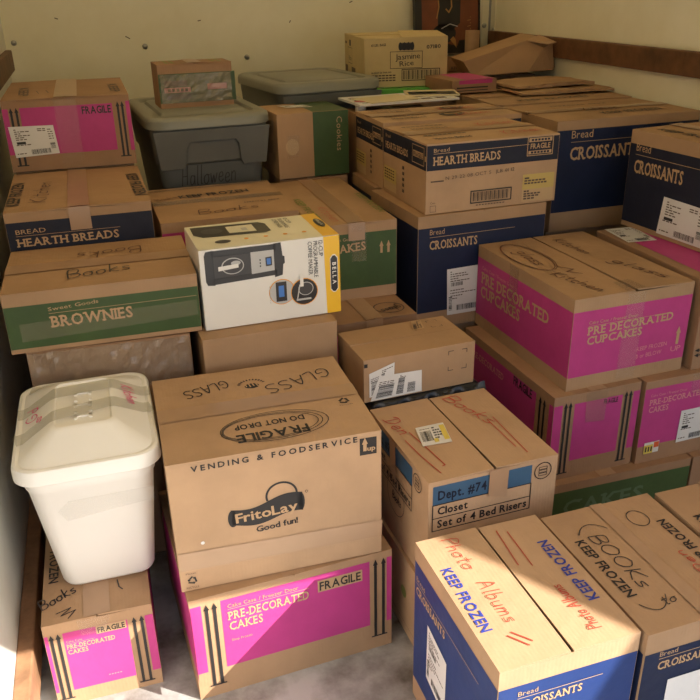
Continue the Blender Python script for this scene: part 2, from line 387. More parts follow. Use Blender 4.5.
def smooth(o, ang=35):
    o.data.polygons.foreach_set('use_smooth', [True] * len(o.data.polygons))
    for e in o.modifiers: pass
    md = o.modifiers.new('edges', 'EDGE_SPLIT'); md.split_angle = R(ang); return o

SC = mat('scuff grime', (.10, .07, .04), .7)
# ------------------------------------------------------------------ the cargo box of the truck
XL, XR, YB_, YF, ZT = -.32, 2.0, 4.0, .2, 2.15
def slab(name, x0, y0, z0, x1, y1, z1, m, bevel=0):
    b = MB(); b.box(x0, y0, z0, x1, y1, z1, m); return tag(b.build(name, bevel=bevel), kind='structure')
slab('floor', XL - .04, YF - .05, -.04, XR + .04, YB_ + .04, 0, FLOOR)
slab('wall_left', XL - .04, YF, 0, XL, YB_, ZT, LWALL)
slab('wall_right', XR, YF, 0, XR + .04, YB_, ZT, WALL)
slab('wall_back', XL - .04, YB_, 0, XR + .04, YB_ + .04, ZT, WALL)
tr = bpy.data.materials.new('translucent fibreglass roof'); tr.use_nodes = True
t = tr.node_tree; t.nodes.clear(); ou = t.nodes.new('ShaderNodeOutputMaterial'); a = t.nodes.new('ShaderNodeBsdfTranslucent'); b = t.nodes.new('ShaderNodeBsdfDiffuse'); mx = t.nodes.new('ShaderNodeMixShader')
a.inputs[0].default_value = (.90, .77, .52, 1); b.inputs[0].default_value = (.6, .52, .36, 1); mx.inputs[0].default_value = .55
t.links.new(b.outputs[0], mx.inputs[1]); t.links.new(a.outputs[0], mx.inputs[2]); t.links.new(mx.outputs[0], ou.inputs[0])
slab('ceiling', XL - .04, YF, ZT, XR + .04, YB_ + .04, ZT + .004, tr)
slab('trim_1', XL - .04, YF - .03, 1.628, XR + .04, YF, ZT, STEEL)          # header over the rear opening
def railbox(name, x0, x1, y0, y1, z0, z1, m):
    return slab(name, x0, y0, z0, x1, y1, z1, m, bevel=.004)
railbox('trim_2', XR - .028, XR, YF, YB_ - .035, 1.13, 1.213, WOOD)
railbox('trim_3', XL, XL + .028, YF, YB_ - .1, 1.13, 1.213, WOOD)
railbox('trim_4', XL, XL + .035, YF, 2.2, .06, .155, WOODL)
b = MB(); s_ = Surf(b, lambda u, v, e: (u, YB_ - e, v))
for u, v, a_, l_ in ((.19, 1.245, -30, .02), (.52, 1.30, 10, .012), (.95, 1.28, 60, .01), (-.1, 1.33, -20, .012), (1.25, 1.36, 20, .014)):
    s_.stroke([(u, v), (u + l_ * math.cos(R(a_)), v + l_ * math.sin(R(a_)))], .004, SC, 1)
tag(b.build('trim_6'), kind='structure')
# metal corner angle with rivets
b = MB(); b.box(XR - .05, YB_ - .004, 1.0, XR, YB_, ZT, WALL); b.box(XR - .004, YB_ - .06, 1.0, XR, YB_ - .004, ZT, WALL)
b.box(XR - .012, YB_ - .012, 1.0, XR - .003, YB_ - .003, ZT, STEEL); tag(b.build('trim_5'), kind='structure')
def bolt(x, y, z, nx, ny, lab):
    b = MB(); V = []; n = 14
    ax = Vector((nx, ny, 0)); s1 = Vector((-ny, nx, 0)); s2 = Vector((0, 0, 1)); c = Vector((x, y, z))
    for r_, dd in ((.012, 0), (.012, .003), (.008, .006), (.003, .0075)):
        for i in range(n): V.append(c + ax * dd + s1 * r_ * math.cos(2 * math.pi * i / n) + s2 * r_ * math.sin(2 * math.pi * i / n))
    F = [(j * n + i, j * n + (i + 1) % n, (j + 1) * n + (i + 1) % n, (j + 1) * n + i) for j in range(3) for i in range(n)] + [tuple(3 * n + i for i in range(n))]
    b.mesh(V, F, STEEL); tag(b.build('bolt', smooth=True), lab, 'bolt')
slab('ground', -14, -16, -.80, 16, 12, -.75, DIRT)
# unseen gable-shaped slab, added to throw the slanted shade
b = MB(); gz = lambda y: (.7656 * 3.6 + .4873 * y - .84) / .4198
ya, yb = (-.75 * .4198 + .84 - .7656 * 3.6) / .4873, 1.5
P = [(ya, -.75), (yb, -.75), (yb, gz(yb))]
V = [(3.6, y, z) for y, z in P] + [(3.75, y, z) for y, z in P]
b.mesh(V, [(0, 2, 1), (3, 4, 5), (0, 1, 4, 3), (1, 2, 5, 4), (2, 0, 3, 5)], SIDE); tag(b.build('wall_sun_blocker'), kind='structure')

bolt(1.965, YB_ - .004, 1.235, 0, -1, 'steel rivet on the back wall beside the corner seam')
bolt(XR - .004, YB_ - .05, 1.215, -1, 0, 'steel rivet on the side wall beside the corner seam')
bolt(-.285, YB_, 1.235, 0, -1, 'steel bolt head high on back wall above the top left carton')
bolt(.27, YB_, 1.20, 0, -1, 'shiny bolt head on back wall left of small green box')
bolt(.735, YB_, 1.135, 0, -1, 'bolt head on back wall behind the second grey tote')

# ---- hidden plain cartons that carry the pile
def plain(x, y, z, yw, w, d, h, label, **k):
    c = Carton(x, y, z, yw, w, d, h, label, lift=(0, 0), **k); c.tape(.05, .05); return c.done()
for (x, y, z, w_, d_, h_, lb_) in [
        (-.24, 1.90, 0, .38, .33, .392, 'plain kraft carton on the floor under the crinkled-tape carton behind the white bin'),
        (.172, 1.85, 0, .34, .34, .392, 'plain kraft carton on the floor under the carton that carries the coffee maker box'),
        (-.262, 2.26, 0, .37, .45, .706, 'tall plain carton by the left wall under the dark-banded hearth breads carton'),
        (.14, 2.30, 0, .36, .40, .565, 'plain carton on the floor beneath the pink-banded KEEP FROZEN carton'),
        (-.262, 2.78, 0, .37, .5, .912, 'tall plain carton by the left wall under the top FRAGILE carton'),
        (.535, 1.99, 0, .26, .56, .309, 'plain carton on the floor under the pink-fronted carton behind the mailing labels'),
        (.60, 2.78, 0, .25, .19, .815, 'tall plain carton under the half green cookies carton'),
        (.885, 2.17, 0, .42, .33, .45, 'plain carton on the floor under the middle navy croissant carton'),
        (.885, 2.54, 0, .42, .25, .45, 'plain carton on the floor under the hidden navy carton behind the croissants'),
        (1.43, 2.36, 0, .48, .33, .657, 'plain carton under the right-hand navy croissant carton'),
        (1.34, 2.73, 0, .6, .34, .660, 'plain carton under the wide kraft carton by the right wall'),
        (.19, 2.84, 0, .32, .46, .618, 'plain carton under the grey tote marked Halloween'),
        (.66, 3.12, 0, .38, .40, .668, 'plain carton under the second grey tote'),
        (1.13, 3.13, 0, .42, .62, 1.018, 'tall plain carton under the jasmine rice carton'),
        (1.57, 3.13, 0, .4, .72, 1.018, 'tall plain carton under the loose cardboard in the back right corner'),
        (.90, 2.82, 0, .30, .15, 1.018, 'narrow plain carton under the papers in front of the second tote')]:
    plain(x, y, z, 0, w_, d_, h_, lb_, m=random.choice((K1, K2)))

# ---- pre-decorated cakes, lower centre
c = Carton(.046, 1.348, 0, 3.1, .462, .43, .281, 'wide pink cake carton on the floor under the big tan snack carton', m=K1, lift=(0, 0))
f = c.F(); f.rect(.001, .075, .024, .262, PINK); f.rect(.066, .075, .407, .262, PINK); f.rect(.449, .075, .461, .262, PINK)
f.arrows(.035, .052, .034, .262, .0125); f.arrows(.421, .4405, .040, .264, .0125)
f.rect(.283, .214, .389, .246, TAN, 2); f.text('FRAGILE', (.287, .219), (.385, .219), .022, INK)
f.text('Cake Case / Freezer Door', (.08, .238), (.238, .238), .010, TAN, False); f.stroke([(.08, .234), (.262, .234)], .0012, TAN)
f.text('PRE-DECORATED', (.08, .205), (.262, .205), .022, TAN, True, True); f.text('CAKES', (.08, .176), (.155, .176), .022, TAN, True, True)
f.text('Shop Frozen', (.082, .145), (.128, .145), .006, TAN, False)
l = c.L(); l.rect(.05, .075, .455, .262, PINK); r = c.Rt(); r.rect(.005, .075, .42, .262, PINK)
c.tape(.05, 0); c.done()
# ---- pre-decorated cakes, lower left
c = Carton(-.256, 1.427, 0, -.2, .227, .43, .231, 'small pink cake carton on the floor under the white bin', m=K1, lift=(.001, .002))
f = c.F(); f.rect(.001, .042, .008, .203, PINK); f.rect(.038, .040, .172, .203, PINK); f.rect(.209, .043, .2265, .203, PINK)
f.arrows(.0145, .0285, .022, .205, .011); f.arrows(.186, .202, .019, .206, .011)
f.rect(.106, .182, .169, .203, TAN, 2); f.text('FRAGILE', (.109, .185), (.166, .185), .014, INK)
f.text('Cake Case', (.042, .176), (.075, .176), .005, TAN, False); f.stroke([(.042, .173), (.10, .173)], .0008, TAN)
f.text('PRE-DECORATED', (.042, .158), (.142, .158), .0115, TAN, True, True); f.text('CAKES', (.042, .143), (.084, .143), .0115, TAN, True, True)
for i in range(5): f.rect(.115 + i * .006, .06, .119 + i * .006, .063, ROSE, 3)
r = c.Rt(); r.rect(.02, .043, .42, .203, PINK)
t = c.T(0); t.text('KEEP FROZEN', (.012, .33), (.012, .135), .020, INK); t.script('Books', (.002, .05), (.072, .088), .03, MARK, .003); t.stroke([(.03, .03), (.06, .04), (.04, .02), (.07, .03), (.055, .008)], .0025, MARK)
t1 = c.T(1); t1.stroke([(.16, .10), (.163, .075), (.17, .065)], .003, MARK)
c.tape(.055, 0); c.strip(c.F, [(.075, .19), (.125, .188), (.14, .231), (.07, .2305)]); c.done()
# ---- big snack carton
c = Carton(.037, 1.378, .283, -1, .445, .385, .315, 'large tan snack carton marked GLASS with a black smiling-bag emblem', m=K3, seam='x', lift=(.002, .004), gap=.0065)
f = c.F()
f.text('VENDING & FOODSERVICE', (.048, .292), (.392, .297), .0125, INK, True, space=.28)
u0, v0, u1, v1 = .397, .262, .434, .303
f.rect(u0, v0, u1, v1, INK, 2); f.text('up', (.413, .272), (.431, .272), .011, TAN, e=4); f.arrow(.408, .272, .305, .013, TAN, 4)
# emblem: waving label, handle arc, words
N = 24; top = []; bot = []
for i in range(N + 1):
    k = i / N; u = .118 + .152 * k; s_ = math.sin(k * math.pi * 2 + .15)
    top.append((u, .184 + .014 * k - .0075 * math.sin((k - .02) * math.pi * 2.0) )); bot.append((u, .143 + .006 * k - .0075 * math.sin((k - .1) * math.pi * 2.0)))
for i in range(N): f.poly([bot[i], bot[i + 1], top[i + 1], top[i]], INK, 2)
f.disc(.121, .163, .010, INK, 2, ry=.021); f.disc(.2665, .176, .008, INK, 2, ry=.022)
f.ring(.226, .201, .032, .0045, INK, 2, ry=.030, a0=-12, a1=196)
f.text('FritoLay', (.127, .151), (.259, .158), .022, K3 if False else TAN, e=4, space=.02)
f.text('Good fun!', (.168, .119), (.258, .124), .014, INK, space=.02)
f.ring(.279, .199, .0028, .001, INK)
f.recycle(.025, .028, .009); f.text('RECYCLE', (.011, .007), (.037, .007), .005, FADE, False); f.text('Please', (.013, .044), (.034, .044), .004, FADE, False)
f.disc(.055, .118, .004, PAPER, 3)
t = c.T(0)
t.text('FRAGILE', (.303, .072), (.150, .068), .030, INK); t.text('DO NOT DROP', (.303, .112), (.152, .108), .019, INK)
for dr in (0, .008, -.006): t.ring(.232 + dr * .6, .085, .108 + dr, .0018, MARK, 4, ry=.052 + dr * .8)
t.recycle(.405, .145, .011); t.text('RECYCLE', (.42, .128), (.39, .128), .004, FADE, False)
t = c.T(1)
t.script('GLASS', (.165, .330), (.062, .296), .040, MARK, .003); t.script('GLASS', (.405, .325), (.245, .268), .045, MARK, .003)
# clasping-hands mark
t.disc(.222, .283, .017, INK, 2, ry=.013)
for i in range(4): t.stroke([(.232 - i * .008, .292), (.236 - i * .009, .276 + (i % 2) * .003)], .003, TAN, 4)
for i in range(11):
    a = R(200 + i * 14); t.stroke([(.222 + .028 * math.cos(a + math.pi * 0), .286 - .027 * math.sin(a)), (.222 + .033 * math.cos(a), .286 - .032 * math.sin(a))], .004, FADE, 3)
c.tape(.055, .05); c.strip(c.F, [(.002, .100), (.446, .088), (.444, .046), (.002, .055)], TAPEF, 4); c.strip(c.L, [(.3, .05), (.383, .05), (.383, .10), (.3, .10)], TAPEF, 4)
c.done()

# ---- croissants cartons in front
def croissant_side(s, u0, v, L, hh, word='CROISSANTS', small='Bread', m=TAN, line=1.6, e=3):
    s.text(small, (u0, v + hh * 1.75), (u0 + L * .30, v + hh * 1.75), hh * .62, m, False); s.stroke([(u0, v + hh * 1.45), (u0 + L * line, v + hh * 1.45)], .0014, m)
    s.text(word, (u0, v), (u0 + L, v), hh, m, True, True)
def keepfrozen(t, p0, p1, hh, m): t.text('KEEP FROZEN', p0, p1, hh, m)
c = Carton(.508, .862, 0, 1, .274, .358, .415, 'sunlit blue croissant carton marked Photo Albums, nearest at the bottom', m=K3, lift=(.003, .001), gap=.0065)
f = c.F(); f.rect(.001, .055, .273, .372, NAVY_LIT); croissant_side(f, .038, .318, .128, .017, line=1.3);
l = c.L(); l.rect(.002, .055, .356, .372, NAVY_LIT); croissant_side(l, .013, .296, .14, .019, line=2.0)
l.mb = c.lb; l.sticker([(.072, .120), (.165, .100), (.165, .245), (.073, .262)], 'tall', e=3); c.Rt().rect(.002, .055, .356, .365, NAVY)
t = c.T(0); keepfrozen(t, (.012, .262), (.012, .088), .021, BINK); t.script('Photo', (.050, .345), (.056, .245), .030, RED, .0017); t.script('Albums', (.060, .205), (.064, .095), .031, RED, .0017)
t.stroke([(.050, .067), (.075, .035)], .0025, RED); t.stroke([(.060, .072), (.085, .042)], .0025, RED)
t = c.T(1); keepfrozen(t, (.255, .095), (.252, .275), .022, BINK); t.script('Photo', (.215, .030), (.212, .078), .022, RED, .002); t.script('Albums', (.210, .088), (.205, .150), .022, RED, .002)
t.stroke([(.17, .335), (.16, .225)], .0022, RED); t.stroke([(.19, .325), (.185, .215)], .0022, RED)
c.done(label_text='white shipping label on the navy side')
c = Carton(.790, .857, 0, 1.2, .267, .356, .412, 'navy croissant carton marked BOOKS beside the sunlit one', m=K1, lift=(.001, .001))
f = c.F(); f.rect(.001, .055, .266, .365, NAVY); croissant_side(f, .032, .322, .128, .018, line=1.3); f.rect(.06, .12, .2, .29, PAPER, 4); c.L().rect(.002, .055, .352, .365, NAVY); c.Rt().rect(.002, .055, .352, .365, NAVY)
t = c.T(0); keepfrozen(t, (.022, .262), (.024, .090), .020, INK); t.script('BOOKS' if False else 'BOOKs', (.056, .265), (.062, .105), .032, MARK, .0024)
t.ring(.075, .17, .058, .002, MARK, 4, ry=.13, a0=55, a1=125); t.ring(.06, .17, .05, .002, MARK, 4, ry=.125, a0=235, a1=310)
t.script('to', (.075, .05), (.105, .055), .02, MARK, .002)
t = c.T(1); keepfrozen(t, (.245, .10), (.240, .265), .020, INK); t.ring(.190, .285, .022, .002, MARK, 4, ry=.026); t.script('Den', (.215, .10), (.205, .17), .02, RED, .002)
c.tape(.03, .05, m=TAPEB); c.done()
c = Carton(1.062, .85, 0, 0, .275, .359, .415, 'navy croissant carton cut off at the right edge of the picture', m=K1)
c.F().rect(.001, .055, .27, .365, NAVY); c.L().rect(.002, .055, .352, .365, NAVY); keepfrozen(c.T(0), (.022, .262), (.024, .09), .020, INK); keepfrozen(c.T(1), (.25, .10), (.245, .265), .020, INK); c.T(1).ring(.2, .285, .024, .002, MARK, 4)
c.tape(); c.done()
# ---- bed risers
def riser_side(s, L, off=0):
    u0, u1 = .010 + off, .250 + off
    s.rect(u0, .209, u1, .256, BLUE, 1); s.frame(u0, .142, u1, .209, .0022, INK); s.rect(u0, .1735, u1, .1755, INK, 3)
    s.text('Dept. #74', (u0 + .012, .221), (u0 + .128, .221), .022, DNAVY); s.text('Closet', (u0 + .012, .183), (u0 + .084, .183), .019, INK); s.text('Set of 4 Bed Risers', (u0 + .012, .149), (u1 - .008, .149), .019, INK)
    s.ring(u1 + .028, .235, .021, .0022, INK)
    for k in range(3): s.frame(u1 + .018, .223 + k * .008, u1 + .038, .229 + k * .008, .0014, INK)
c = Carton(.563, 1.302, .2225, 2.4, .315, .343, .268, 'tan bed riser carton with blue stripe marked Den and Books', m=K3, lift=(.002, .001), gap=.0065)
riser_side(c.F(), .315); riser_side(c.L(), .343, .010)
l = c.L(); l.ring(.17, .125, .05, .0018, MARK, 4); l.script('Books', (.15, .11), (.20, .11), .02, MARK)
for du in (0, .02): l.arrow(.30 + du, .015, .05, .012, FADE)
t = c.T(0); t.script('Den', (.008, .282), (.022, .200), .036, RED, .0026); t.stroke([(.045, .205), (.055, .12), (.062, .05), (.055, .048)], .0026, RED); t.stroke([(.022, .175), (.028, .10), (.04, .025)], .0026, RED)
c.lb.v or None; s_ = Surf(c.lb, c.top); s_.sticker([(.048, .135), (.118, .128), (.136, .214), (.065, .216)], 'price')
t = c.T(1); t.script('Books', (.188, .325), (.236, .175), .036, RED, .0026); t.stroke([(.262, .200), (.258, .10), (.255, .03)], .0022, RED); t.stroke([(.243, .18), (.243, .06)], .0022, RED)
c.strip(c.F, [(.142, .203), (.188, .190), (.190, .268), (.143, .268)], TAPEO); c.strip(c.L, [(.14, .18), (.175, .17), (.17, .268), (.135, .268)], TAPEO); c.done(label_text='price sticker with yellow edge')
c = Carton(.554, 1.304, 0, 1.8, .316, .342, .221, 'tan carton on the floor beneath the bed riser carton', m=K3, lift=(0, 0))
c.L().disc(.24, .12, .016, OLIVE, 2); c.L().stroke([(.01, .035), (.33, .03)], .001, FADE); c.tape(); c.done()
# ---- green cakes cartons under the pink ones at right
def green_cakes(c, L):
    f = c.F(); f.rect(.001, .03, L - .001, .163, GREEN); f.text('CAKES', (.14, .085), (.40, .085), .045, MATS['green ink'] if False else GREEN2, True, True)
GREEN2 = mat('faded green lettering', (.09, .15, .08), .5)
c = Carton(.953, 1.588, 0, 0, .55, .5, .189, 'low green cake carton at the bottom under the pink cartons', m=K2, lift=(0, 0)); green_cakes(c, .55); c.tape(.05, 0); c.done()
c = Carton(1.51, 1.588, 0, 0, .45, .5, .189, 'low plain carton at the right wall under the pink cake carton', m=K2, lift=(0, 0)); c.tape(.05, 0); c.done()
# ---- pink fragile (O)
c = Carton(1.048, 1.612, .189, 2, .272, .511, .261, 'pink FRAGILE carton under the pink cupcake carton', m=K2, lift=(0, 0))
f = c.F(); f.rect(.001, .055, .027, .235, PINK); f.rect(.064, .055, .215, .232, PINK); f.rect(.250, .055, .271, .235, PINK)
f.arrows(.0365, .0505, .022, .240, .012); f.arrows(.2265, .241, .022, .240, .012); f.rect(.152, .212, .204, .232, PINK, 2); f.text('FRAGILE', (.155, .214), (.200, .214), .014, INK)
c.strip(c.F, [(.10, .17), (.16, .165), (.165, .26), (.095, .26)], TAPEB)
l = c.L(); l.rect(.001, .055, .425, .235, PINK); l.rect(.49, .055, .510, .235, PINK); l.text('FRAGILE', (.305, .207), (.405, .207), .026, INK); l.arrows(.448, .468, .03, .236, .014)
l.text('PRE-DECORATED', (.05, .19), (.25, .19), .02, ROSE, True, True)
c.tape(.05, 0); c.done()
# ---- pink cakes (P)
c = Carton(1.328, 1.611, .189, 1.3, .45, .5, .261, 'pink cake carton with white label and small yellow sticker, far right', m=K2, lift=(0, 0))
f = c.F(); f.rect(.001, .055, .449, .238, PINK); f.text('PRE-DECORATED', (.02, .186), (.20, .190), .017, ROSE, True, True); f.text('CAKES', (.02, .163), (.085, .163), .017, ROSE, True, True)
f.text('Cake Case / Freezer Door', (.02, .212), (.14, .212), .008, ROSE, False)
s_ = Surf(c.lb, lambda u, v, e: (u - c.w / 2, -c.d / 2 - e, v)); s_.sticker([(.130, .046), (.240, .048), (.240, .150), (.132, .149)], 'ship')
pb_ = MB(); s_.mb = pb_; s_.rect(.022, .030, .072, .066, PAPER, 5); s_.rect(.022, .030, .052, .058, YEL, 6); s_.rect(.054, .046, .071, .064, mat('orange sticker', (.7, .12, .03), .4), 6)
for i in range(3): s_.rect(.026 + i * .009, .036, .031 + i * .009, .052, INK, 7)
pb_.build('price_sticker', c.root)['label'] = 'small yellow and red sticker'
c.tape(.05, .05); c.strip(c.F, [(.15, .2), (.2, .2), (.2, .261), (.15, .261)]); c.done(label_text='white shipping label')
# ---- cupcakes (N)
c = Carton(1.094, 1.636, .45, 2.3, .372, .511, .26, 'pink cupcake carton on top, marked Kitchen and Glass', m=K1, lift=(.001, .003), gap=.0065)
f = c.F(); f.rect(.001, .038, .371, .224, PINK)
f.text('Cake Case / Freezer Door', (.049, .186), (.20, .186), .009, TAN, False); f.stroke([(.049, .181), (.29, .181)], .001, TAN)
f.text('PRE DECORATED', (.049, .156), (.317, .160), .022, TAN, True, True); f.text('CUPCAKES', (.049, .128), (.221, .131), .022, TAN, True, True)
f.text('KEEP FROZEN', (.212, .082), (.309, .084), .012, ROSE, False); f.text('0 or BELOW', (.212, .060), (.295, .062), .012, ROSE, False); f.arrow(.343, .082, .135, .016, TAN); f.text('UP', (.325, .062), (.358, .062), .015, ROSE, False)
c.strip(c.F, [(.15, .01), (.21, .01), (.215, .255), (.16, .255)])
l = c.L(); l.rect(.001, .038, .510, .224, PINK)
l.text('PRE DECORATED', (.032, .148), (.406, .152), .034, TAN, True, True); l.text('CUPCAKES', (.030, .104), (.262, .106), .034, TAN, True, True); l.text('Cake Case / Freezer Door', (.032, .192), (.22, .192), .01, ROSE, False)
l.strip = None; c.strip(c.L, [(.20, .12), (.24, .12), (.245, .26), (.195, .26)], TAPEB)
t = c.T(0); t.ring(.068, .345, .050, .0030, BROWNM, 4, ry=.125); t.ring(.070, .345, .054, .0024, BROWNM, 4, ry=.13); t.script('glass', (.060, .40), (.055, .27), .038, BROWNM, .0034)
t.script('Kitchen', (.045, .19), (.09, .025), .035, BROWNM, .0034); t.stroke([(.10, .235), (.13, .20), (.10, .19), (.13, .16)], .0034, BROWNM)
t = c.T(1); t.script('Kitchen', (.225, .46), (.235, .30), .035, BROWNM, .0034); t.script('glass', (.26, .22), (.31, .05), .04, BROWNM, .0034)
c.strip(lambda mb: Surf(mb, c.top), [(.155, .0), (.215, .0), (.21, .07), (.16, .065)], TAPEB, 6); c.done()
# ---- pink carton at right with sticker (Q)
c = Carton(1.486, 1.634, .45, 0, .44, .512, .262, 'pink-topped carton with a white label on top, at right edge', m=K2, seam=None)
t = c.T(); t.rect(.035, .02, .40, .49, PINK, 1); f = c.F(); f.rect(.03, .02, .42, .24, PINK)
for v in (.045, .06):
    f.rect(.01, v - .0015, .12, v + .0015, INK, 3); f.poly([(.002, v), (.016, v - .006), (.016, v + .006)], INK, 3)
s_ = Surf(c.lb, c.top); s_.sticker([(.012, .360), (.108, .350), (.125, .500), (.025, .508)], 'ship'); c.done(label_text='white shipping label')
# ---- croissants far right (M)
c = Carton(1.637, 1.80, .714, 6, .34, .38, .303, 'navy croissant carton against the right wall with a white label', m=K1)
l = c.L(); l.rect(.001, .016, .379, .262, DNAVY); croissant_side(l, .030, .176, .205, .038, line=1.7); c.F().rect(.001, .016, .339, .262, DNAVY)
l.mb = c.lb; l.sticker([(.160, .012), (.345, .012), (.345, .125), (.172, .128)], 'ship', e=3)
t = c.T(1); keepfrozen(t, (.31, .05), (.29, .30), .03, INK); keepfrozen(c.T(0), (.05, .33), (.06, .08), .03, INK); c.tape(.05, .05); c.done(label_text='white shipping label')
# ---- croissants in the middle (J) and behind
c = Carton(.871, 2.144, .454, 3, .438, .374, .362, 'navy croissant carton under the hearth breads carton, white label', m=K1, lift=(0, 0))
f = c.F(); f.rect(.001, .055, .437, .325, NAVY); croissant_side(f, .038, .258, .162, .026, line=1.8)
s_ = Surf(c.lb, lambda u, v, e: (u - c.w / 2, -c.d / 2 - e, v)); s_.sticker([(.104, .036), (.215, .036), (.212, .190), (.099, .188)], 'tall')
l = c.L(); l.rect(.001, .055, .373, .325, NAVY); l.strip = 0; c.strip(c.L, [(.16, .2), (.21, .2), (.21, .362), (.16, .362)]); c.done(label_text='white shipping label')
c = Carton(.873, 2.545, .454, 0, .436, .255, .362, 'navy carton behind the middle croissant carton, beneath a hearth breads carton', m=K1, lift=(0, 0)); c.L().rect(.001, .055, .254, .325, NAVY); c.F().rect(.001, .055, .43, .325, NAVY); c.done()
# ---- hearth breads
def hearth(c, full=True):
    L = c.w; f = c.F(); f.rect(.001, .128, L - .001, .200, DNAVY); f.text('Bread', (.022, .180), (.072, .181), .011, TAN, False); f.stroke([(.022, .176), (.335, .180)], .0014, TAN)
    f.text('HEARTH BREADS', (.022, .143), (.240, .145), .024, TAN, True, True)
    f.frame(.330, .146, .417, .202, .0022, TAN, 3); f.rect(.334, .186, .413, .198, TAN, 3); f.text('FRAGILE', (.340, .166), (.408, .166), .015, TAN); f.rect(.334, .150, .413, .160, TAN, 3)
    for a in range(6): f.rect(.342 + a * .011, .189, .350 + a * .011, .195, DNAVY, 4); f.rect(.342 + a * .011, .152, .350 + a * .011, .158, DNAVY, 4)
    f.text('N 29 22 08 OCT 5  JLB 01 12', (.062, .098), (.290, .106), .010, FADE, False, space=.12); f.rect(.014, .094, .056, .098, FADE, 3)
    f.frame(.147, .020, .283, .056, .0035, INK, 3)
    for i in range(26): f.rect(.154 + i * .0047, .025, .154 + i * .0047 + (.0014 if i * 7 % 3 else .003), .052, INK, 3)
    for i in range(10): f.rect(.165 + i * .01, .011, .172 + i * .01, .014, FADE, 3)
    f.rect(.321, .044, .431, .090, MATS['yellow label paper'] if 0 else YEL2, 3); f.rect(.321, .006, .431, .044, PAPT, 3)
    for a, b, n in ((.076, .02, 1), (.068, .075, 6), (.060, .08, 7), (.036, .02, 2), (.028, .06, 5), (.021, .055, 4), (.013, .04, 3)):
        for i in range(n): f.rect(.327 + i * (b / n), a, .327 + (i + .8) * (b / n), a + .005, FADE, 4)
    f.text('Case', (.014, .030), (.030, .030), .006, FADE, False); f.frame(.014, .006, .032, .024, .0012, FADE)
    l = c.L(); D = c.d; l.rect(.001, .128, D - .001, .200, DNAVY); l.text('Bread', (.02, .180), (.06, .180), .010, TAN, False); l.text('HEARTH BREADS', (.02, .146), (.20, .146), .020, TAN, True, True)
    l.frame(D - .10, .140, D - .015, .192, .0022, TAN, 3); l.rect(D - .094, .158, D - .021, .176, TAN, 3); l.text('FRAGILE', (D - .09, .160), (D - .024, .160), .012, DNAVY, e=4)
    l.rect(D - .010, .155, D, .170, TAN, 3); l.rect(.005, .04, .11, .088, YEL2, 3); l.rect(.005, .012, .11, .04, PAPT, 3)
    for k in range(4):
        for i in range(5): l.rect(.012 + i * .017, .05 + k * .009, .025 + i * .017, .054 + k * .009, FADE, 4)
    for k in range(5): l.rect(.16, .03 + k * .018, .175, .04 + k * .018, FADE, 4)
YEL2 = mat('faded yellow label', (.52, .38, .12), .5); PAPT = mat('tan label paper', (.50, .34, .18), .5)
def oval_top(c, rear):
    D = c.d
    if rear:
        for k, (uu, vv) in ((0, (.275, .075)), (1, (.335, .215))):
            t = c.T(k); t.disc(uu, vv, .046, INK, 6, ry=.030); t.ring(uu, vv, .040, .0018, TAN, 8, ry=.024); t.rect(uu - .028, vv - .007, uu + .028, vv + .007, TAN, 8)
    for k in (0, 1):
        t = c.T(k); b0 = k * D / 2
        t.text('Hearth Baked', (.05, b0 + D * .14), (.17, b0 + D * .14), .024, INK, True, e=6); t.script('Kitchen', (.28, b0 + D * .12), (.41, b0 + D * .16), .05, RED, .0034, e=6)
        for i in range(9): t.rect(.04 + i * .016, b0 + D * .33, .053 + i * .016, b0 + D * .36, INK, 5)
c = Carton(.899, 2.158, .818, 1.9, .439, .335, .205, 'front hearth breads carton with navy band and barcode', m=K3, seam='x', lift=(.002, .004)); hearth(c); oval_top(c, False); c.tape(.05, 0, top=True); c.done()
c = Carton(.890, 2.508, .818, 0, .50, .285, .215, 'rear hearth breads carton, behind the one with barcode', m=K3, seam='x', lift=(.001, .002)); hearth(c); oval_top(c, True); c.tape(.05, .0); c.done()
# ---- croissants L and behind
c = Carton(1.425, 2.332, .661, 1.5, .56, .374, .367, 'navy croissant carton to the right of the hearth breads carton', m=K1, seam='x', lift=(.002, .003))
f = c.F(); f.rect(.001, .066, .559, .337, NAVY); croissant_side(f, .056, .240, .27, .040, line=1.0)
t = c.T(0); t.text('KEEP FROZEN', (.22, .06), (.46, .07), .038, INK, e=6); t.script('Kitchen', (.20, .12), (.34, .13), .07, BROWNM, .0045, e=6); t.stroke([(.08, .03), (.15, .03)], .002, FADE)
t = c.T(1); t.text('KEEP FROZEN', (.38, .30), (.15, .30), .02, FADE); c.tape(.05, 0); c.done()
c = Carton(1.405, 2.722, .664, 0, .57, .36, .368, 'wide kraft carton behind the right-hand croissant carton', m=K1, seam='x', lift=(.003, .001))
t = c.T(0); t.text('KEEP FROZEN', (.12, .05), (.42, .06), .028, INK); c.tape(.05, 0, m=SHINE); c.done()
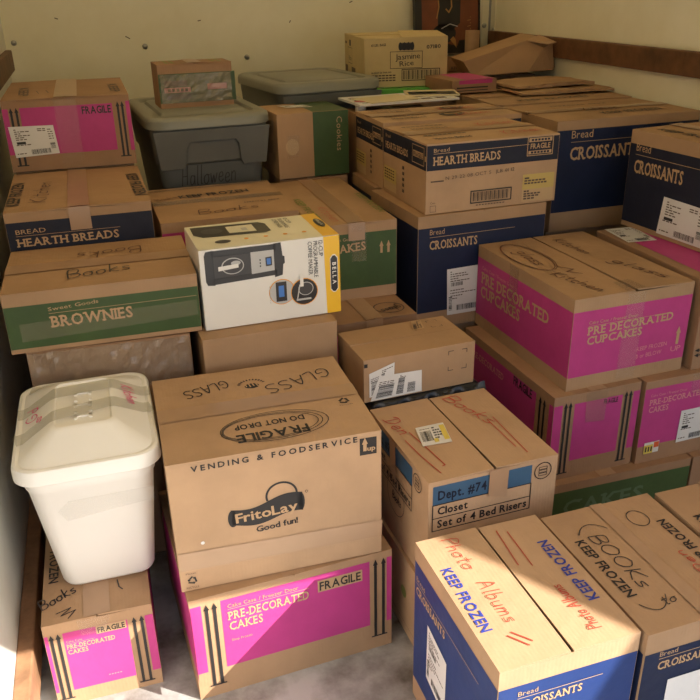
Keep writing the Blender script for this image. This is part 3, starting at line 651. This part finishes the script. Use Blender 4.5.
# ---- box with mailing labels (K) on black plastic
c = Carton(.545, 1.68, .491, 3.3, .308, .185, .118, 'small plain brown carton with two white mailing labels', m=K1, seam='x', lift=(0, .001), gap=.001)
s_ = Surf(c.lb, lambda u, v, e: (u - c.w / 2, -c.d / 2 - e, v)); s_.sticker([(.014, .014), (.080, .018), (.082, .100), (.014, .080)], 'two', e=4); s_.sticker([(.016, .004), (.157, .006), (.156, .066), (.040, .070)], 'two', e=8)
f = c.F()
for (u, v, a, b) in ((.232, .102, 1, -1), (.284, .102, -1, -1), (.232, .048, 1, 1), (.284, .048, -1, 1)): f.stroke([(u, v + b * .01), (u, v), (u + a * .014, v)], .0016, INK)
t = c.T(1); t.sticker([(.188, .118), (.222, .122), (.236, .178), (.208, .178)], 'two', m=TAN)
for (u, v, a, b) in ((.245, .12, 1, 1), (.275, .12, -1, 1), (.245, .165, 1, -1), (.275, .165, -1, -1)): t.stroke([(u, v + b * .01), (u, v), (u + a * .01, v)], .0014, INK)
f.rect(.001, .098, .010, .108, INK, 3); c.done(label_text='two white mailing labels')
rt_ = thing('wrapped_parcel', (.712, 1.816, 0), R(3), 'black plastic wrapped parcel under the carton with mailing labels', 'parcel')
b = MB(); loft(b, [(0, .155, .13, .01), (.02, .160, .135, .012), (.20, .158, .136, .012), (.44, .162, .134, .014), (.478, .158, .138, .012), (.490, .145, .125, .012)], BLKP); b.build('stretch_wrap', rt_, smooth=True)
b = MB()
V = []; F = []
for i in range(31):
    for j, (dy, dz) in enumerate(((-.134, .462), (-.146, .455), (-.150, .470), (-.137, .484))):
        V.append((-.155 + i * .0105, dy + .003 * math.sin(i * 1.7 + j), dz + .006 * math.sin(i * .9 + j * 2) + i * .0002))
for i in range(30):
    for j in range(3): F.append((i * 4 + j, i * 4 + j + 1, (i + 1) * 4 + j + 1, (i + 1) * 4 + j))
b.mesh(V, F, BLKP); b.build('plastic_fold', rt_, smooth=True)
# ---- Z small writing box with pink front
c = Carton(.547, 1.978, .313, 2.0, .261, .58, .268, 'pink-fronted carton mostly hidden behind the mailing-label carton', m=K2); c.F().rect(.001, .05, .26, .235, PINK)
t = c.T(1); t.ring(.20, .065, .045, .003, MARK, 4, ry=.04); t.script('glass', (.235, .075), (.17, .055), .03, MARK, .003); c.tape(.05, .05); c.done()
# ---- D shiny taped, C brownies
c = Carton(-.232, 1.882, .395, -2, .385, .36, .268, 'brown carton wrapped in crinkled clear tape behind the white bin', m=K2, seam='x', lift=(.0, .0))
V = []; F = []; n = 26
mbx = c.tp
for i in range(n):
    for j in range(6):
        P = []
        for (a, b_) in ((i, j), (i + 1, j), (i + 1, j + 1), (i, j + 1)):
            rr = random.Random(a * 31 + b_ * 7); P.append((-.19 + a * .38 / n, -.1845 - .009 * rr.random(), .145 + b_ * .122 / 6 + (.006 * rr.random() if 0 < b_ < 6 else 0)))
        mbx.face(P, SHINE)
c.done()
c = Carton(-.262, 1.876, .665, -.5, .447, .345, .15, 'brownies carton with green band marked Books beside the coffee maker box', m=K1, seam='x', lift=(.0, .002), gap=.002)
f = c.F(); f.rect(.001, .012, .446, .118, GREEN); f.text('Sweet Goods', (.098, .099), (.212, .106), .009, TAN, False); f.stroke([(.098, .093), (.441, .095)], .001, TAN); f.text('BROWNIES', (.100, .058), (.287, .060), .027, TAN, True, True)
c.strip(c.F, [(.03, .075), (.44, .085), (.44, .045), (.03, .03)]); c.L().rect(.001, .012, .344, .118, GREEN); c.Rt().rect(.001, .012, .344, .118, GREEN)
t = c.T(0); t.script('Books', (.150, .060), (.295, .085), .058, MARK, .0036, e=6); t = c.T(1); t.script('Books', (.33, .275), (.17, .255), .055, BROWNM, .0034, e=6)
c.tape(.06, .05); c.done()
# ---- B hearth breads left, A fragile left
c = Carton(-.262, 2.235, .71, .3, .38, .50, .205, 'dark-banded hearth breads carton by the left wall, under the FRAGILE carton', m=K1, lift=(.002, .001), gap=.003)
f = c.F(); f.rect(.001, .085, .379, .178, DNAVY); f.text('BREAD', (.022, .146), (.098, .147), .012, TAN, False); f.stroke([(.022, .141), (.29, .141)], .001, TAN); f.text('HEARTH BREADS', (.022, .112), (.285, .113), .021, TAN, True, True)
t = c.T(0); t.text('KEEP FROZEN', (.035, .07), (.038, .36), .032, INK); t.script('Kitchen', (.105, .08), (.115, .34), .045, BROWNM, .0034); t = c.T(1); t.text('KEEP FROZEN', (.335, .37), (.345, .07), .032, INK)
c.tape(.055, .06, m=TAPEB); c.done()
c = Carton(-.268, 2.76, .917, 0, .385, .55, .220, 'pink FRAGILE carton topping the left wall stack, white label', m=K2, lift=(.003, .001))
f = c.F(); f.rect(.001, .055, .018, .195, PINK); f.rect(.052, .050, .330, .196, PINK); f.rect(.372, .045, .384, .20, PINK)
f.arrows(.0265, .0425, .022, .198, .012); f.arrows(.347, .361, .030, .200, .012); f.text('FRAGILE', (.236, .168), (.325, .168), .022, INK)
s_ = Surf(c.lb, lambda u, v, e: (u - c.w / 2, -c.d / 2 - e, v)); s_.sticker([(.018, .046), (.150, .052), (.143, .140), (.010, .142)], 'ship')
t = c.T(0); t.text('KEEP', (.04, .32), (.05, .08), .03, FADE); t = c.T(1); t.text('KEEP', (.33, .32), (.335, .08), .03, FADE); t0 = c.T(0); t0.stroke([(.10, .2), (.11, .12)], .003, FADE); t0.stroke([(.13, .2), (.14, .12)], .003, FADE)
c.tape(.07, .0); c.strip(c.F, [(.155, .02), (.222, .02), (.222, .22), (.155, .22)]); c.done(label_text='white shipping label')
# ---- E plain + coffee maker
c = Carton(.176, 1.813, .395, 1.5, .345, .38, .268, 'plain brown carton supporting the coffee maker box', m=K1, seam='x', lift=(0, 0)); c.done()
c = Carton(.193, 1.863, .665, 2.0, .356, .218, .208, 'white and yellow coffee maker box lying on its side', name='coffee_maker_box', m=WHITE, seam=None)
f = c.F(); W_, D_, H_ = c.w, c.d, c.h
f.poly([(.318, .001), (W_ - .001, .001), (W_ - .001, H_ - .001), (.313, H_ - .001)], YB, 1)
def maker(s, k=1.0, v0=0, e=2):
    q = lambda u, v: (u, v0 + v * k)
    P = lambda pts, m, ee: s.poly([q(*p) for p in pts], m, ee)
    P([(.012, .128), (.016, .118), (.034, .116), (.034, .205), (.016, .203), (.012, .193)], GLOSSK, e)      # base plate
    P([(.030, .118), (.19, .124), (.19, .138), (.030, .134)], GLOSSK, e); P([(.030, .188), (.19, .188), (.19, .204), (.030, .204)], GLOSSK, e)
    P([(.034, .132), (.126, .136), (.126, .19), (.034, .19)], mat('dark grey print', (.05, .05, .055), .3) if 'dark grey print' not in MATS else MATS['dark grey print'], e)
    P([(.126, .134), (.184, .137), (.184, .190), (.126, .190)], SILV, e + 1); P([(.184, .118), (.204, .122), (.207, .15), (.211, .152), (.211, .17), (.206, .172), (.203, .206), (.184, .205)], GLOSSK, e)
    s.disc(*q(.080, .161), .028, SILV, e + 1, ry=.021 * k); s.disc(*q(.080, .161), .0255, MATS['dark grey print'], e + 2, ry=.0185 * k); s.disc(*q(.088, .168), .012, MATS['silver grey print'], e + 3, ry=.006 * k)
    P([(.044, .152), (.094, .156), (.094, .166), (.044, .163)], WHITE, e + 4); P([(.162, .150), (.178, .151), (.178, .174), (.162, .173)], GLOSSK, e + 3); P([(.165, .154), (.175, .154), (.175, .170), (.165, .170)], LCD, e + 4)
    for i in range(3): P([(.147, .15 + i * .008), (.150, .15 + i * .008), (.150, .154 + i * .008), (.147, .154 + i * .008)], GLOSSK, e + 3)
maker(f)
for st, u, l0, l1 in (('12-CUP', .300, .199, .158), ('PROGRAMMABLE', .286, .199, .104), ('COFFEE MAKER', .272, .199, .112)): f.text(st, (u, l0), (u, l1), .0105, GLOSSK, False, e=3, space=.06)
f.disc(.200, .077, .034, ORAN, 2); f.disc(.200, .077, .032, SILV, 3); f.rect(.184, .052, .212, .104, GLOSSK, 4); f.rect(.191, .064, .205, .094, LCD, 5)
f.disc(.258, .070, .036, ORAN, 4); f.disc(.258, .070, .034, GLOSSK, 5); f.disc(.262, .078, .020, SILV, 6, ry=.018); f.disc(.262, .078, .018, MATS['dark grey print'], 7, ry=.016); f.rect(.247, .085, .256, .118, WHITE, 8); f.rect(.236, .048, .275, .053, SILV, 8); f.stroke([(.238, .05), (.246, .09)], .003, SILV, 8)
for i in range(8): f.rect(.168, .05 + i * .006, .1695, .054 + i * .006, SILV, 3)
Q = [(.330, .068), (.336, .060), (.342, .060), (.348, .068), (.348, .148), (.342, .156), (.336, .156), (.330, .148)]
f.poly([((u - .339) * 1.15 + .339, (v - .108) * 1.05 + .108) for u, v in Q], WHITE, 3); f.poly(Q, GLOSSK, 4); f.text('BELLA', (.3345, .138), (.3345, .080), .0095, WHITE, True, e=6, space=.25)
t = c.T(); t.rect(.001, .001, .317, D_ - .001, CREAM, 1); t.poly([(.313, .001), (W_ - .001, .001), (W_ - .001, D_ - .001), (.316, D_ - .001)], YB, 2)
t.poly([(.010, .13), (.012, .20), (.19, .19), (.205, .17), (.205, .10), (.19, .09), (.03, .10)], GLOSSK, 3); t.poly([(.10, .115), (.17, .110), (.17, .175), (.10, .175)], CREAM, 4); t.disc(.06, .148, .028, MATS['dark grey print'], 4, ry=.026); t.rect(.135, .125, .15, .15, SILV, 5)
for st, u, l0, l1 in (('12-CUP', .262, .20, .150), ('PROGRAMMABLE', .246, .20, .108), ('COFFEE MAKER', .230, .20, .116)): t.text(st, (u, l0), (u, l1), .011, GLOSSK, False, e=3)
for i in range(4): t.disc(.13 + i * .05, .055, .006, ORAN, 3); t.rect(.123 + i * .05, .015, .137 + i * .05, .045, CREAM, 3)
t.disc(.07, .05, .02, GLOSSK, 3, ry=.015); t.disc(.340, .12, .012, GLOSSK, 4, ry=.040); t.text('BELLA', (.3365, .148), (.3365, .094), .007, WHITE, True, e=6, space=.2)
c.Rt().rect(.001, .001, D_ - .001, H_ - .001, YB, 1)
c.done()
# ---- F and G
c = Carton(.139, 2.277, .568, .8, .405, .43, .268, 'pink-banded KEEP FROZEN carton behind the coffee maker box', m=K1, seam='x', lift=(.001, .002), gap=.003)
c.F().rect(.001, .05, .404, .238, PINK); t = c.T(1); t.text('KEEP FROZEN', (.09, .265), (.315, .285), .040, INK); t.script('Books', (.02, .25), (.08, .28), .03, BROWNM, .0022); t = c.T(0); t.script('Books', (.12, .05), (.30, .07), .05, BROWNM, .0036); t.text('KEEP FROZEN', (.38, .155), (.27, .15), .012, FADE)
c.tape(.05, 0, m=SHINE); c.strip(lambda mb: Surf(mb, c.top), [(.0, .385), (.40, .405), (.40, .425), (.0, .41)], SHINE, 3); c.done()
c = Carton(.555, 2.149, .583, 0, .250, .59, .234, 'green cake carton with up arrows right of the coffee maker box', m=K1, lift=(.001, .001))
f = c.F(); f.rect(.001, .035, .249, .204, GREEN); f.text('CAKES', (.050, .147), (.154, .153), .024, TAN, True, True); f.text('Sweet Goods', (.042, .184), (.120, .184), .009, TAN, False)
for u in (.202, .224): f.arrow(u, .137, .174, .013, TAN)
t = c.T(0); t.text('KEEP FROZEN', (.018, .33), (.022, .06), .022, OLIVE); t = c.T(1); t.text('KEEP FROZEN', (.227, .34), (.227, .09), .022, OLIVE); c.T(0).script('Kitchen', (.06, .20), (.065, .03), .03, RED, .002)
c.tape(.05, .05, m=TAPEB); c.strip(c.F, [(.11, .12), (.155, .12), (.155, .234), (.11, .234)]); c.done()
# ---- H cookies
c = Carton(.597, 2.77, .819, 3.2, .262, .235, .224, 'half green cookies carton between grey tote and hearth breads', m=K1, seam=None)
f = c.F(); f.rect(.130, .001, .261, .223, GREEN); f.text('Cookies', (.217, .203), (.217, .085), .020, OLIV2 if 0 else TAN, False, space=.12); f.disc(.052, .110, .024, PAPT, 2, ry=.028)
c.strip(c.F, [(.030, .07), (.072, .075), (.078, .15), (.035, .15)])
t = c.T(); t.rect(.130, .001, .261, .234, GREEN, 1); s_ = Surf(c.lb, c.top); s_.sticker([(.075, .12), (.165, .10), (.150, .17), (.055, .19)], 'ship'); t.text('KEEP FROZEN', (.15, .22), (.25, .22), .01, OLIVE)
c.strip(c.L, [(.0, .08), (.25, .08), (.25, .13), (.0, .13)]); c.done(label_text='white label')
# ---- rice
c = Carton(1.095, 3.31, 1.047, -7, .352, .46, .19, 'cream jasmine rice carton with open flap near the back wall', m=K4, seam='x', lift=(.0, .002), gap=.0065)
f = c.F(); f.frame(.108, .073, .244, .138, .0022, INK); f.text('Jasmine', (.130, .106), (.235, .110), .022, INK, False); f.text('Rice', (.148, .080), (.208, .084), .020, INK, False)
f.frame(.158, .024, .320, .068, .003, INK)
for i in range(24): f.rect(.164 + i * .0064, .028, .164 + i * .0064 + (.0022 if i * 5 % 3 else .0042), .064, INK)
f.rect(.150, .143, .200, .172, FADE, 2); f.rect(.155, .148, .195, .168, INK, 3)
for i in range(4): f.disc(.150 + i * .017, .158, .008, INK, 3, ry=.016)
f.text('07180', (.262, .146), (.322, .148), .014, INK); f.text('65 LBS. BAGS', (.028, .160), (.09, .162), .009, INK)
f.text('PRODUCT OF THAILAND', (.028, .054), (.112, .056), .006, INK)
for k in range(3):
    for i in range(7): f.rect(.028 + i * .015, .044 - k * .010, .040 + i * .015, .049 - k * .010, FADE, 3)
l = c.L(); l.frame(.09, .073, .19, .138, .002, INK); l.text('Rice', (.11, .085), (.17, .085), .02, INK, False); l.rect(.17, .02, .26, .06, FADE, 2); l.rect(.12, .145, .16, .17, INK, 2); l.rect(.02, .15, .06, .16, FADE, 2); l.rect(.02, .03, .08, .06, FADE, 2)
# lifted flap
b = c.tp; fl = MB(); V = [(-.02, -.225, .190), (.176, -.227, .190), (.172, -.08, .205), (.0, -.07, .208), (-.02, -.225, .193), (.176, -.227, .193), (.172, -.08, .208), (.0, -.07, .211)]
fl.mesh(V, [(0, 3, 2, 1), (4, 5, 6, 7), (0, 1, 5, 4), (1, 2, 6, 5), (2, 3, 7, 6), (3, 0, 4, 7)], K4); fl.build('lifted_flap', c.root); c.done()

# ---- totes
def tote(name, x, y, z, rz, hw, hd, H, label):
    r_ = thing(name, (x, y, z), R(rz), label, 'storage tote')
    b = MB(); loft(b, [(0, hw * .74, hd * .78, .03), (.01, hw * .76, hd * .80, .035), (H * .62, hw * .86, hd * .88, .04), (H * .64, hw * .90, hd * .92, .045), (H * .93, hw * .95, hd * .96, .05)], PLD, n=8)
    smooth(b.build('tote_body', r_), 40)
    # raised front panel with a stepped outline
    b = MB(); yb = lambda zz: -hd * (.80 + (.96 - .80) * zz / (H * .93)) - .010
    pts = [(-hw * .86, .60), (-hw * .48, .60), (-hw * .44, .64), (-hw * .42, .76), (-hw * .36, .80), (hw * .36, .80), (hw * .42, .76), (hw * .44, .64), (hw * .48, .60), (hw * .86, .60), (hw * .93, .89), (-hw * .93, .89)]
    low = [(px, yb(pz * H), pz * H) for px, pz in pts]; hi = [(px, yb(pz * H) - .003, pz * H) for px, pz in pts]; n_ = len(pts)
    b.mesh(low + hi, [tuple(n_ + i for i in range(n_))] + [(i, (i + 1) % n_, n_ + (i + 1) % n_, n_ + i) for i in range(n_)], PLD); b.build('front_rim_panel', r_, bevel=.002)
    b = MB(); loft(b, [(H * .90, hw * .97, hd * .98, .07), (H * .905, hw, hd, .075), (H * .955, hw, hd, .075), (H * .975, hw * .985, hd * .985, .072), (H * .985, hw * .95, hd * .955, .065), (H * .985, hw * .80, hd * .80, .04), (H * .965, hw * .77, hd * .77, .035),
        (H * .965, hw * .70, hd * .70, .03), (H * .985, hw * .67, hd * .67, .03)], PLG, n=8)
    smooth(b.build('lid', r_), 50); return r_
r_ = tote('storage_tote', .352, 3.055, .622, 4, .212, .31, .44, 'grey lidded storage tote marked Halloween against the back wall')
b = MB(); s_ = Surf(b, lambda u, v, e: (u, -.248 - .025 * v / .273 - .003 - e, v)); s_.script('Halloween', (-.115, .205), (.075, .205), .065, MARK, .003); b.build('marker_writing', r_)
tote('storage_tote', .845, 3.31, .672, 8, .222, .27, .445, 'second grey lidded tote left of the jasmine rice carton')
c = Carton(.232, 2.985, 1.052, 3, .262, .15, .150, 'small green and brown carton wrapped in shiny tape on grey tote', m=K2, lift=(.001, .001))
f = c.F(); f.rect(.001, .02, .271, .118, GREEN); f.rect(.02, .075, .10, .095, FADE, 2); f.rect(.018, .055, .11, .072, ROSE, 2); f.rect(.025, .032, .11, .050, INK, 2); f.rect(.17, .06, .24, .08, ROSE, 2)
for i in range(5): f.rect(.03 + i * .015, .058, .04 + i * .015, .068, FADE, 3)
t = c.T(0); t.rect(.035, .02, .045, .13, OLIVE, 2); t.rect(.055, .02, .065, .13, OLIVE, 2); t = c.T(1); t.rect(.20, .02, .21, .13, OLIVE, 2); t.rect(.22, .02, .23, .13, OLIVE, 2)
cr_ = MB()
for i in range(20):
    for j in range(8):
        P = []
        for (a, b_) in ((i, j), (i + 1, j), (i + 1, j + 1), (i, j + 1)):
            rr = random.Random(a * 17 + b_ * 5 + 3); P.append((-.125 + a * .0125, -.0775 - .006 * rr.random(), .02 + b_ * .012))
        cr_.face(P, SHINE)
cr_.build('crinkled_tape', c.root); c.tape(.05, 0); c.done()

# ---- white bin
r_ = thing('lidded_bin', (-.109, 1.645, .2345), 0, 'white plastic bin with taped lid standing on small pink carton', 'bin')
b = MB(); loft(b, [(0, .088, .105, .03), (.004, .097, .115, .034), (.012, .101, .119, .036), (.29, .127, .172, .040), (.295, .130, .178, .042), (.342, .132, .184, .044)], PLW, n=8); smooth(b.build('bin_body', r_), 45)
b = MB(); D0 = .020
loft(b, [(z + D0, hw, hd, r0) for z, hw, hd, r0 in [(.306, .134, .190, .046), (.304, .143, .199, .05), (.308, .146, .203, .052), (.330, .146, .203, .052), (.338, .143, .200, .05), (.340, .137, .194, .046), (.338, .131, .188, .044), (.341, .127, .181, .042), (.374, .070, .114, .02), (.378, .064, .108, .018),
    (.3785, .058, .102, .015), (.3745, .055, .099, .014), (.3745, .030, .075, .006)]], PLW, n=8, cy=0)
smooth(b.build('lid', r_), 30)
b = MB()
for j in range(5):
    y0 = .055 - j * .027; b.box(-.018, y0 - .020, .394, -.012, y0, .3975, PLW); b.box(.012, y0 - .020, .394, .018, y0, .3975, PLW)
    if j % 2 == 0: b.box(-.018, y0 - .012, .394, .018, y0 - .006, .3975, PLW)
b.build('embossed_panel', r_)
TG = tape_mat('yellowed lid tape', (.50, .48, .38), .38, .2)
def lidz(x, y):
    u = max((abs(x) - .062) / .064, (abs(y) - .106) / .07, 0); return .3992 - .037 * min(u, 1) if u <= 1 else .362
def ltape(p0, p1, wd):
    b = MB(); n = 24; L = math.hypot(p1[0] - p0[0], p1[1] - p0[1]); nx, ny = -(p1[1] - p0[1]) / L * wd / 2, (p1[0] - p0[0]) / L * wd / 2
    for i in range(n):
        q = []
        for k, sg in ((i, -1), (i + 1, -1), (i + 1, 1), (i, 1)):
            x = p0[0] + (p1[0] - p0[0]) * k / n + nx * sg; y = p0[1] + (p1[1] - p0[1]) * k / n + ny * sg; q.append((x, y, lidz(x, y) + .0015))
        b.face(q, TG)
    b.build('lid_tape', r_)
ltape((-.142, .045), (.142, .075), .048); ltape((-.142, -.07), (.142, -.005), .045); ltape((-.12, .15), (.0, .12), .03)
b = MB(); PS = mat('magenta scribble', (.75, .04, .25), .5); s_ = Surf(b, lambda u, v, e: (u, v, lidz(u, v) + .0025)); s_.script('Kitchen', (.082, .075), (.094, -.01), .024, PS, .0022); s_.script('Gd', (-.098, -.02), (-.095, .04), .026, PS, .0022); s_.script('s', (-.09, -.045), (-.085, -.02), .02, PS, .0022)
b.build('marker_writing', r_)
TAPEW = tape_mat('clear tape on white plastic', (.70, .68, .62), .15, .2); b = MB(); yb = lambda v: -.119 - (.172 - .119) * (v - .012) / .278
s_ = Surf(b, lambda u, v, e: (u, yb(v) - .0015, v)); s_.poly([(-.075, .235), (-.06, .205), (.02, .215), (.12, .225), (.12, .262), (-.05, .26)], TAPEW, 1); b.build('front_tape', r_)

# ---- things on top at the back
b = MB(); b.box(-.17, -.15, 0, .17, .13, .022, LIME); o = b.build('plastic_folder', bevel=.004); o.location = (1.255, 3.40, 1.0225); o.rotation_euler = (0, 0, R(-11)); tag(o, 'bright lime green flat case under the jasmine rice carton', 'folder')
def sheet(name, x, y, z, rz, w_, d_, th, m, label, cat, group=None, extra=None):
    b = MB(); b.box(-w_ / 2, -d_ / 2, 0, w_ / 2, d_ / 2, th, m)
    if extra: extra(Surf(b, lambda u, v, e: (u - w_ / 2, v - d_ / 2, th + e)))
    o = b.build(name, bevel=min(.0006, th / 4)); o.location = (x, y, z); o.rotation_euler = (0, 0, R(rz)); return tag(o, label, cat, group)
CRP = mat('cream paper', (.66, .57, .36), .6)
sheet('magazine', 1.10, 2.93, 1.045, 4, .40, .22, .008, PAPER, 'white printed magazine lying open beneath the cream envelope', 'magazine', extra=lambda s: [s.rect(.02 + .06 * (i % 6), .02 + .06 * (i // 6), .06 + .06 * (i % 6), .05 + .06 * (i // 6), FADE) for i in range(18)])
sheet('envelope', 1.04, 2.90, 1.0535, 14, .21, .15, .003, CRP, 'blank cream envelope on the papers in front of the rice carton', 'envelope')
sheet('magazine', 1.25, 2.97, 1.0535, -16, .20, .15, .006, CRP, 'dark covered magazine beside the cream envelope', 'magazine', extra=lambda s: (s.rect(.01, .01, .19, .10, POSTB), s.rect(.04, .05, .12, .09, LIME)))
b = MB(); V = []; n = 20
for r2, zz in ((.018, 0), (.022, .030), (.026, .032), (.026, .036)):
    V += [(r2 * math.cos(2 * math.pi * i / n), r2 * math.sin(2 * math.pi * i / n), zz) for i in range(n)]
b.mesh(V, [(j * n + i, j * n + (i + 1) % n, (j + 1) * n + (i + 1) % n, (j + 1) * n + i) for j in range(3) for i in range(n)] + [tuple(reversed(range(n)))], PAPER); b.mesh([(x * .92, y * .92, .0365) for x, y, z in V[-n:]], [tuple(range(n))], REDP)
o = b.build('paper_cup'); o.location = (.93, 2.862, 1.02); tag(o, 'small white tub with red top beside the papers', 'tub')
c = Carton(1.365, 3.03, 1.039, 4, .20, .24, .050, 'thin brown carton with pink top right of the rice carton', m=K2, seam=None, lift=(0, 0)); c.T().rect(.06, .001, .19, .239, PINK, 1); f = c.F(); f.rect(.03, .034, .18, .049, PINK); f.rect(.02, .018, .16, .023, INK, 2); f.rect(.02, .008, .16, .011, INK, 2); c.done()
# flattened carton, ragged edge
def ragged(name, x, y, z, rz, w_, d_, th, label, seed, group=None):
    rr = random.Random(seed); b = MB(); n = 16
    e = [(-w_ / 2 + w_ * i / n, -d_ / 2 + rr.uniform(-.006, .006)) for i in range(n + 1)] + [(w_ / 2 + rr.uniform(-.008, .004), -d_ / 2 + d_ * i / 8) for i in range(1, 9)] + [(w_ / 2 - w_ * i / n, d_ / 2 + rr.uniform(-.006, .006)) for i in range(1, n + 1)] + [(-w_ / 2, d_ / 2 - d_ * i / 8) for i in range(1, 8)]
    V = [(px, py, .002 * math.sin(px * 18)) for px, py in e] + [(px, py, th + .003 * math.sin(px * 15 + 1) + .002 * math.sin(py * 40)) for px, py in e]; k = len(e)
    b.mesh(V, [tuple(reversed(range(k))), tuple(range(k, 2 * k))] + [(i, (i + 1) % k, k + (i + 1) % k, k + i) for i in range(k)], K1)
    o = b.build(name); o.location = (x, y, z); o.rotation_euler = (0, 0, R(rz)); return tag(o, label, 'cardboard', group)
ragged('flattened_carton', 1.785, 3.03, 1.042, -2, .40, .36, .010, 'flattened brown carton by right wall, lowest of the loose cardboard', 3)
ragged('flattened_carton', 1.76, 3.06, 1.058, 3, .36, .26, .010, 'torn flat cardboard lying on top of the flattened carton', 9)
o = ragged('flattened_carton', 1.76, 3.63, 1.022, 3, .40, .36, .03, 'flat brown carton behind the pink-topped thin carton', 5)
# crumpled open carton: bent five-sided sleeve, folded end
rt_ = thing('open_carton', (1.775, 3.34, 1.070), R(-4), 'crushed open brown carton tilted against the right wall rail', 'box')
b = MB()
P = [(-.235, -.05, .062), (-.195, -.055, .000), (.055, -.075, .012), (.20, -.02, .010), (.215, .0, .02), (.19, -.01, .125), (.12, -.01, .150), (.06, -.02, .135)]
Q = [(x + .03, y + .24, z + .0) for x, y, z in P]; n_ = len(P)
b.face([P[0], P[1], P[2], (.135, -.045, .105), P[7]], K1); b.face([P[2], P[3], P[4], P[5], (.135, -.045, .105)], K3); b.face([P[7], (.135, -.045, .105), P[5], P[6]], K1)
for i in range(n_): b.face([P[i], Q[i], Q[(i + 1) % n_], P[(i + 1) % n_]], K1)
b.face(list(reversed(Q)), K2); o = b.build('crushed_sleeve', rt_); md = o.modifiers.new('thick', 'SOLIDIFY'); md.thickness = .004
b = MB(); b.mesh([(.055, -.03, .135), (.125, -.015, .152), (.20, -.03, .122), (.14, -.075, .118), (.055, -.03, .139), (.125, -.015, .156), (.20, -.03, .126), (.14, -.075, .122)], [(0, 1, 2, 3), (4, 7, 6, 5), (0, 3, 7, 4), (3, 2, 6, 7), (2, 1, 5, 6), (1, 0, 4, 5)], K3); b.build('bent_flap', rt_)
# dark open box behind, pale strip
c = Carton(1.62, 3.66, 1.056, 0, .34, .20, .065, 'dark open carton behind the crushed carton in the corner', m=K2, seam=None); c.T().rect(.02, .02, .32, .18, POSTB, 1); c.F().rect(.08, .045, .32, .062, CRP, 1)
c.F().text('KEEP FROZEN', (.02, .01), (.14, .01), .012, FADE); c.done()
b = MB(); V = []; n = 28
for r2, zz in ((.034, 0), (.034, .105), (.030, .105), (.030, .01)): V += [(r2 * math.cos(2 * math.pi * i / n), r2 * math.sin(2 * math.pi * i / n), zz) for i in range(n)]
b.mesh(V, [(j * n + i, j * n + (i + 1) % n, (j + 1) * n + (i + 1) % n, (j + 1) * n + i) for j in range(3) for i in range(n)], K3)
o = b.build('cardboard_tube', smooth=False); smooth(o, 40); o.location = (1.79, 3.76, 1.123); tag(o, 'short brown cardboard tube standing upright beside the framed picture', 'tube')
# leaning framed picture with a generic dark shape
rt_ = thing('framed_picture', (1.735, 3.915, 1.02), 0, 'rust and black framed picture leaning in the back corner', 'picture')
Tm = Matrix.Rotation(R(-6), 4, 'X')
def tilt(mb): mb.v = [tuple(Tm @ Vector(p)) for p in mb.v]; return mb
b = MB(); b.box(-.15, -.01, 0, .165, .01, .55, POST); s_ = Surf(b, lambda u, v, e: (u, -.01 - e, v))
s_.poly([(-.06, .0), (.165, .0), (.165, .16), (.06, .155), (.05, .13), (.0, .14), (-.06, .16)], POSTB, 2); s_.disc(-.02, .19, .062, POSTB, 3, ry=.045); s_.poly([(-.055, .2), (-.05, .40), (.07, .40), (.065, .235), (.02, .20)], POSTB, 3)
s_.stroke([(-.06, .26), (-.048, .31), (-.052, .36)], .006, GOLD, 5); s_.stroke([(-.01, .30), (.005, .285), (.02, .31), (.018, .34)], .007, GOLD, 5); s_.poly([(.01, .16), (.045, .12), (.04, .16), (.028, .175)], GOLD, 5); s_.stroke([(-.035, .212), (.01, .232), (.05, .22)], .004, SILV, 5)
for i in range(6): s_.stroke([(.105 + (i % 2) * .014, .19 + i * .014), (.122, .196 + i * .013)], .003, GOLD, 4)
tilt(b).build('picture_panel', rt_)
b = MB(); b.box(-.175, -.016, 0, -.14, .014, .56, POSTB); b.box(.163, -.016, 0, .172, .014, .56, POSTB); b.box(-.175, -.016, .55, .172, .014, .56, POSTB); tilt(b).build('frame', rt_)
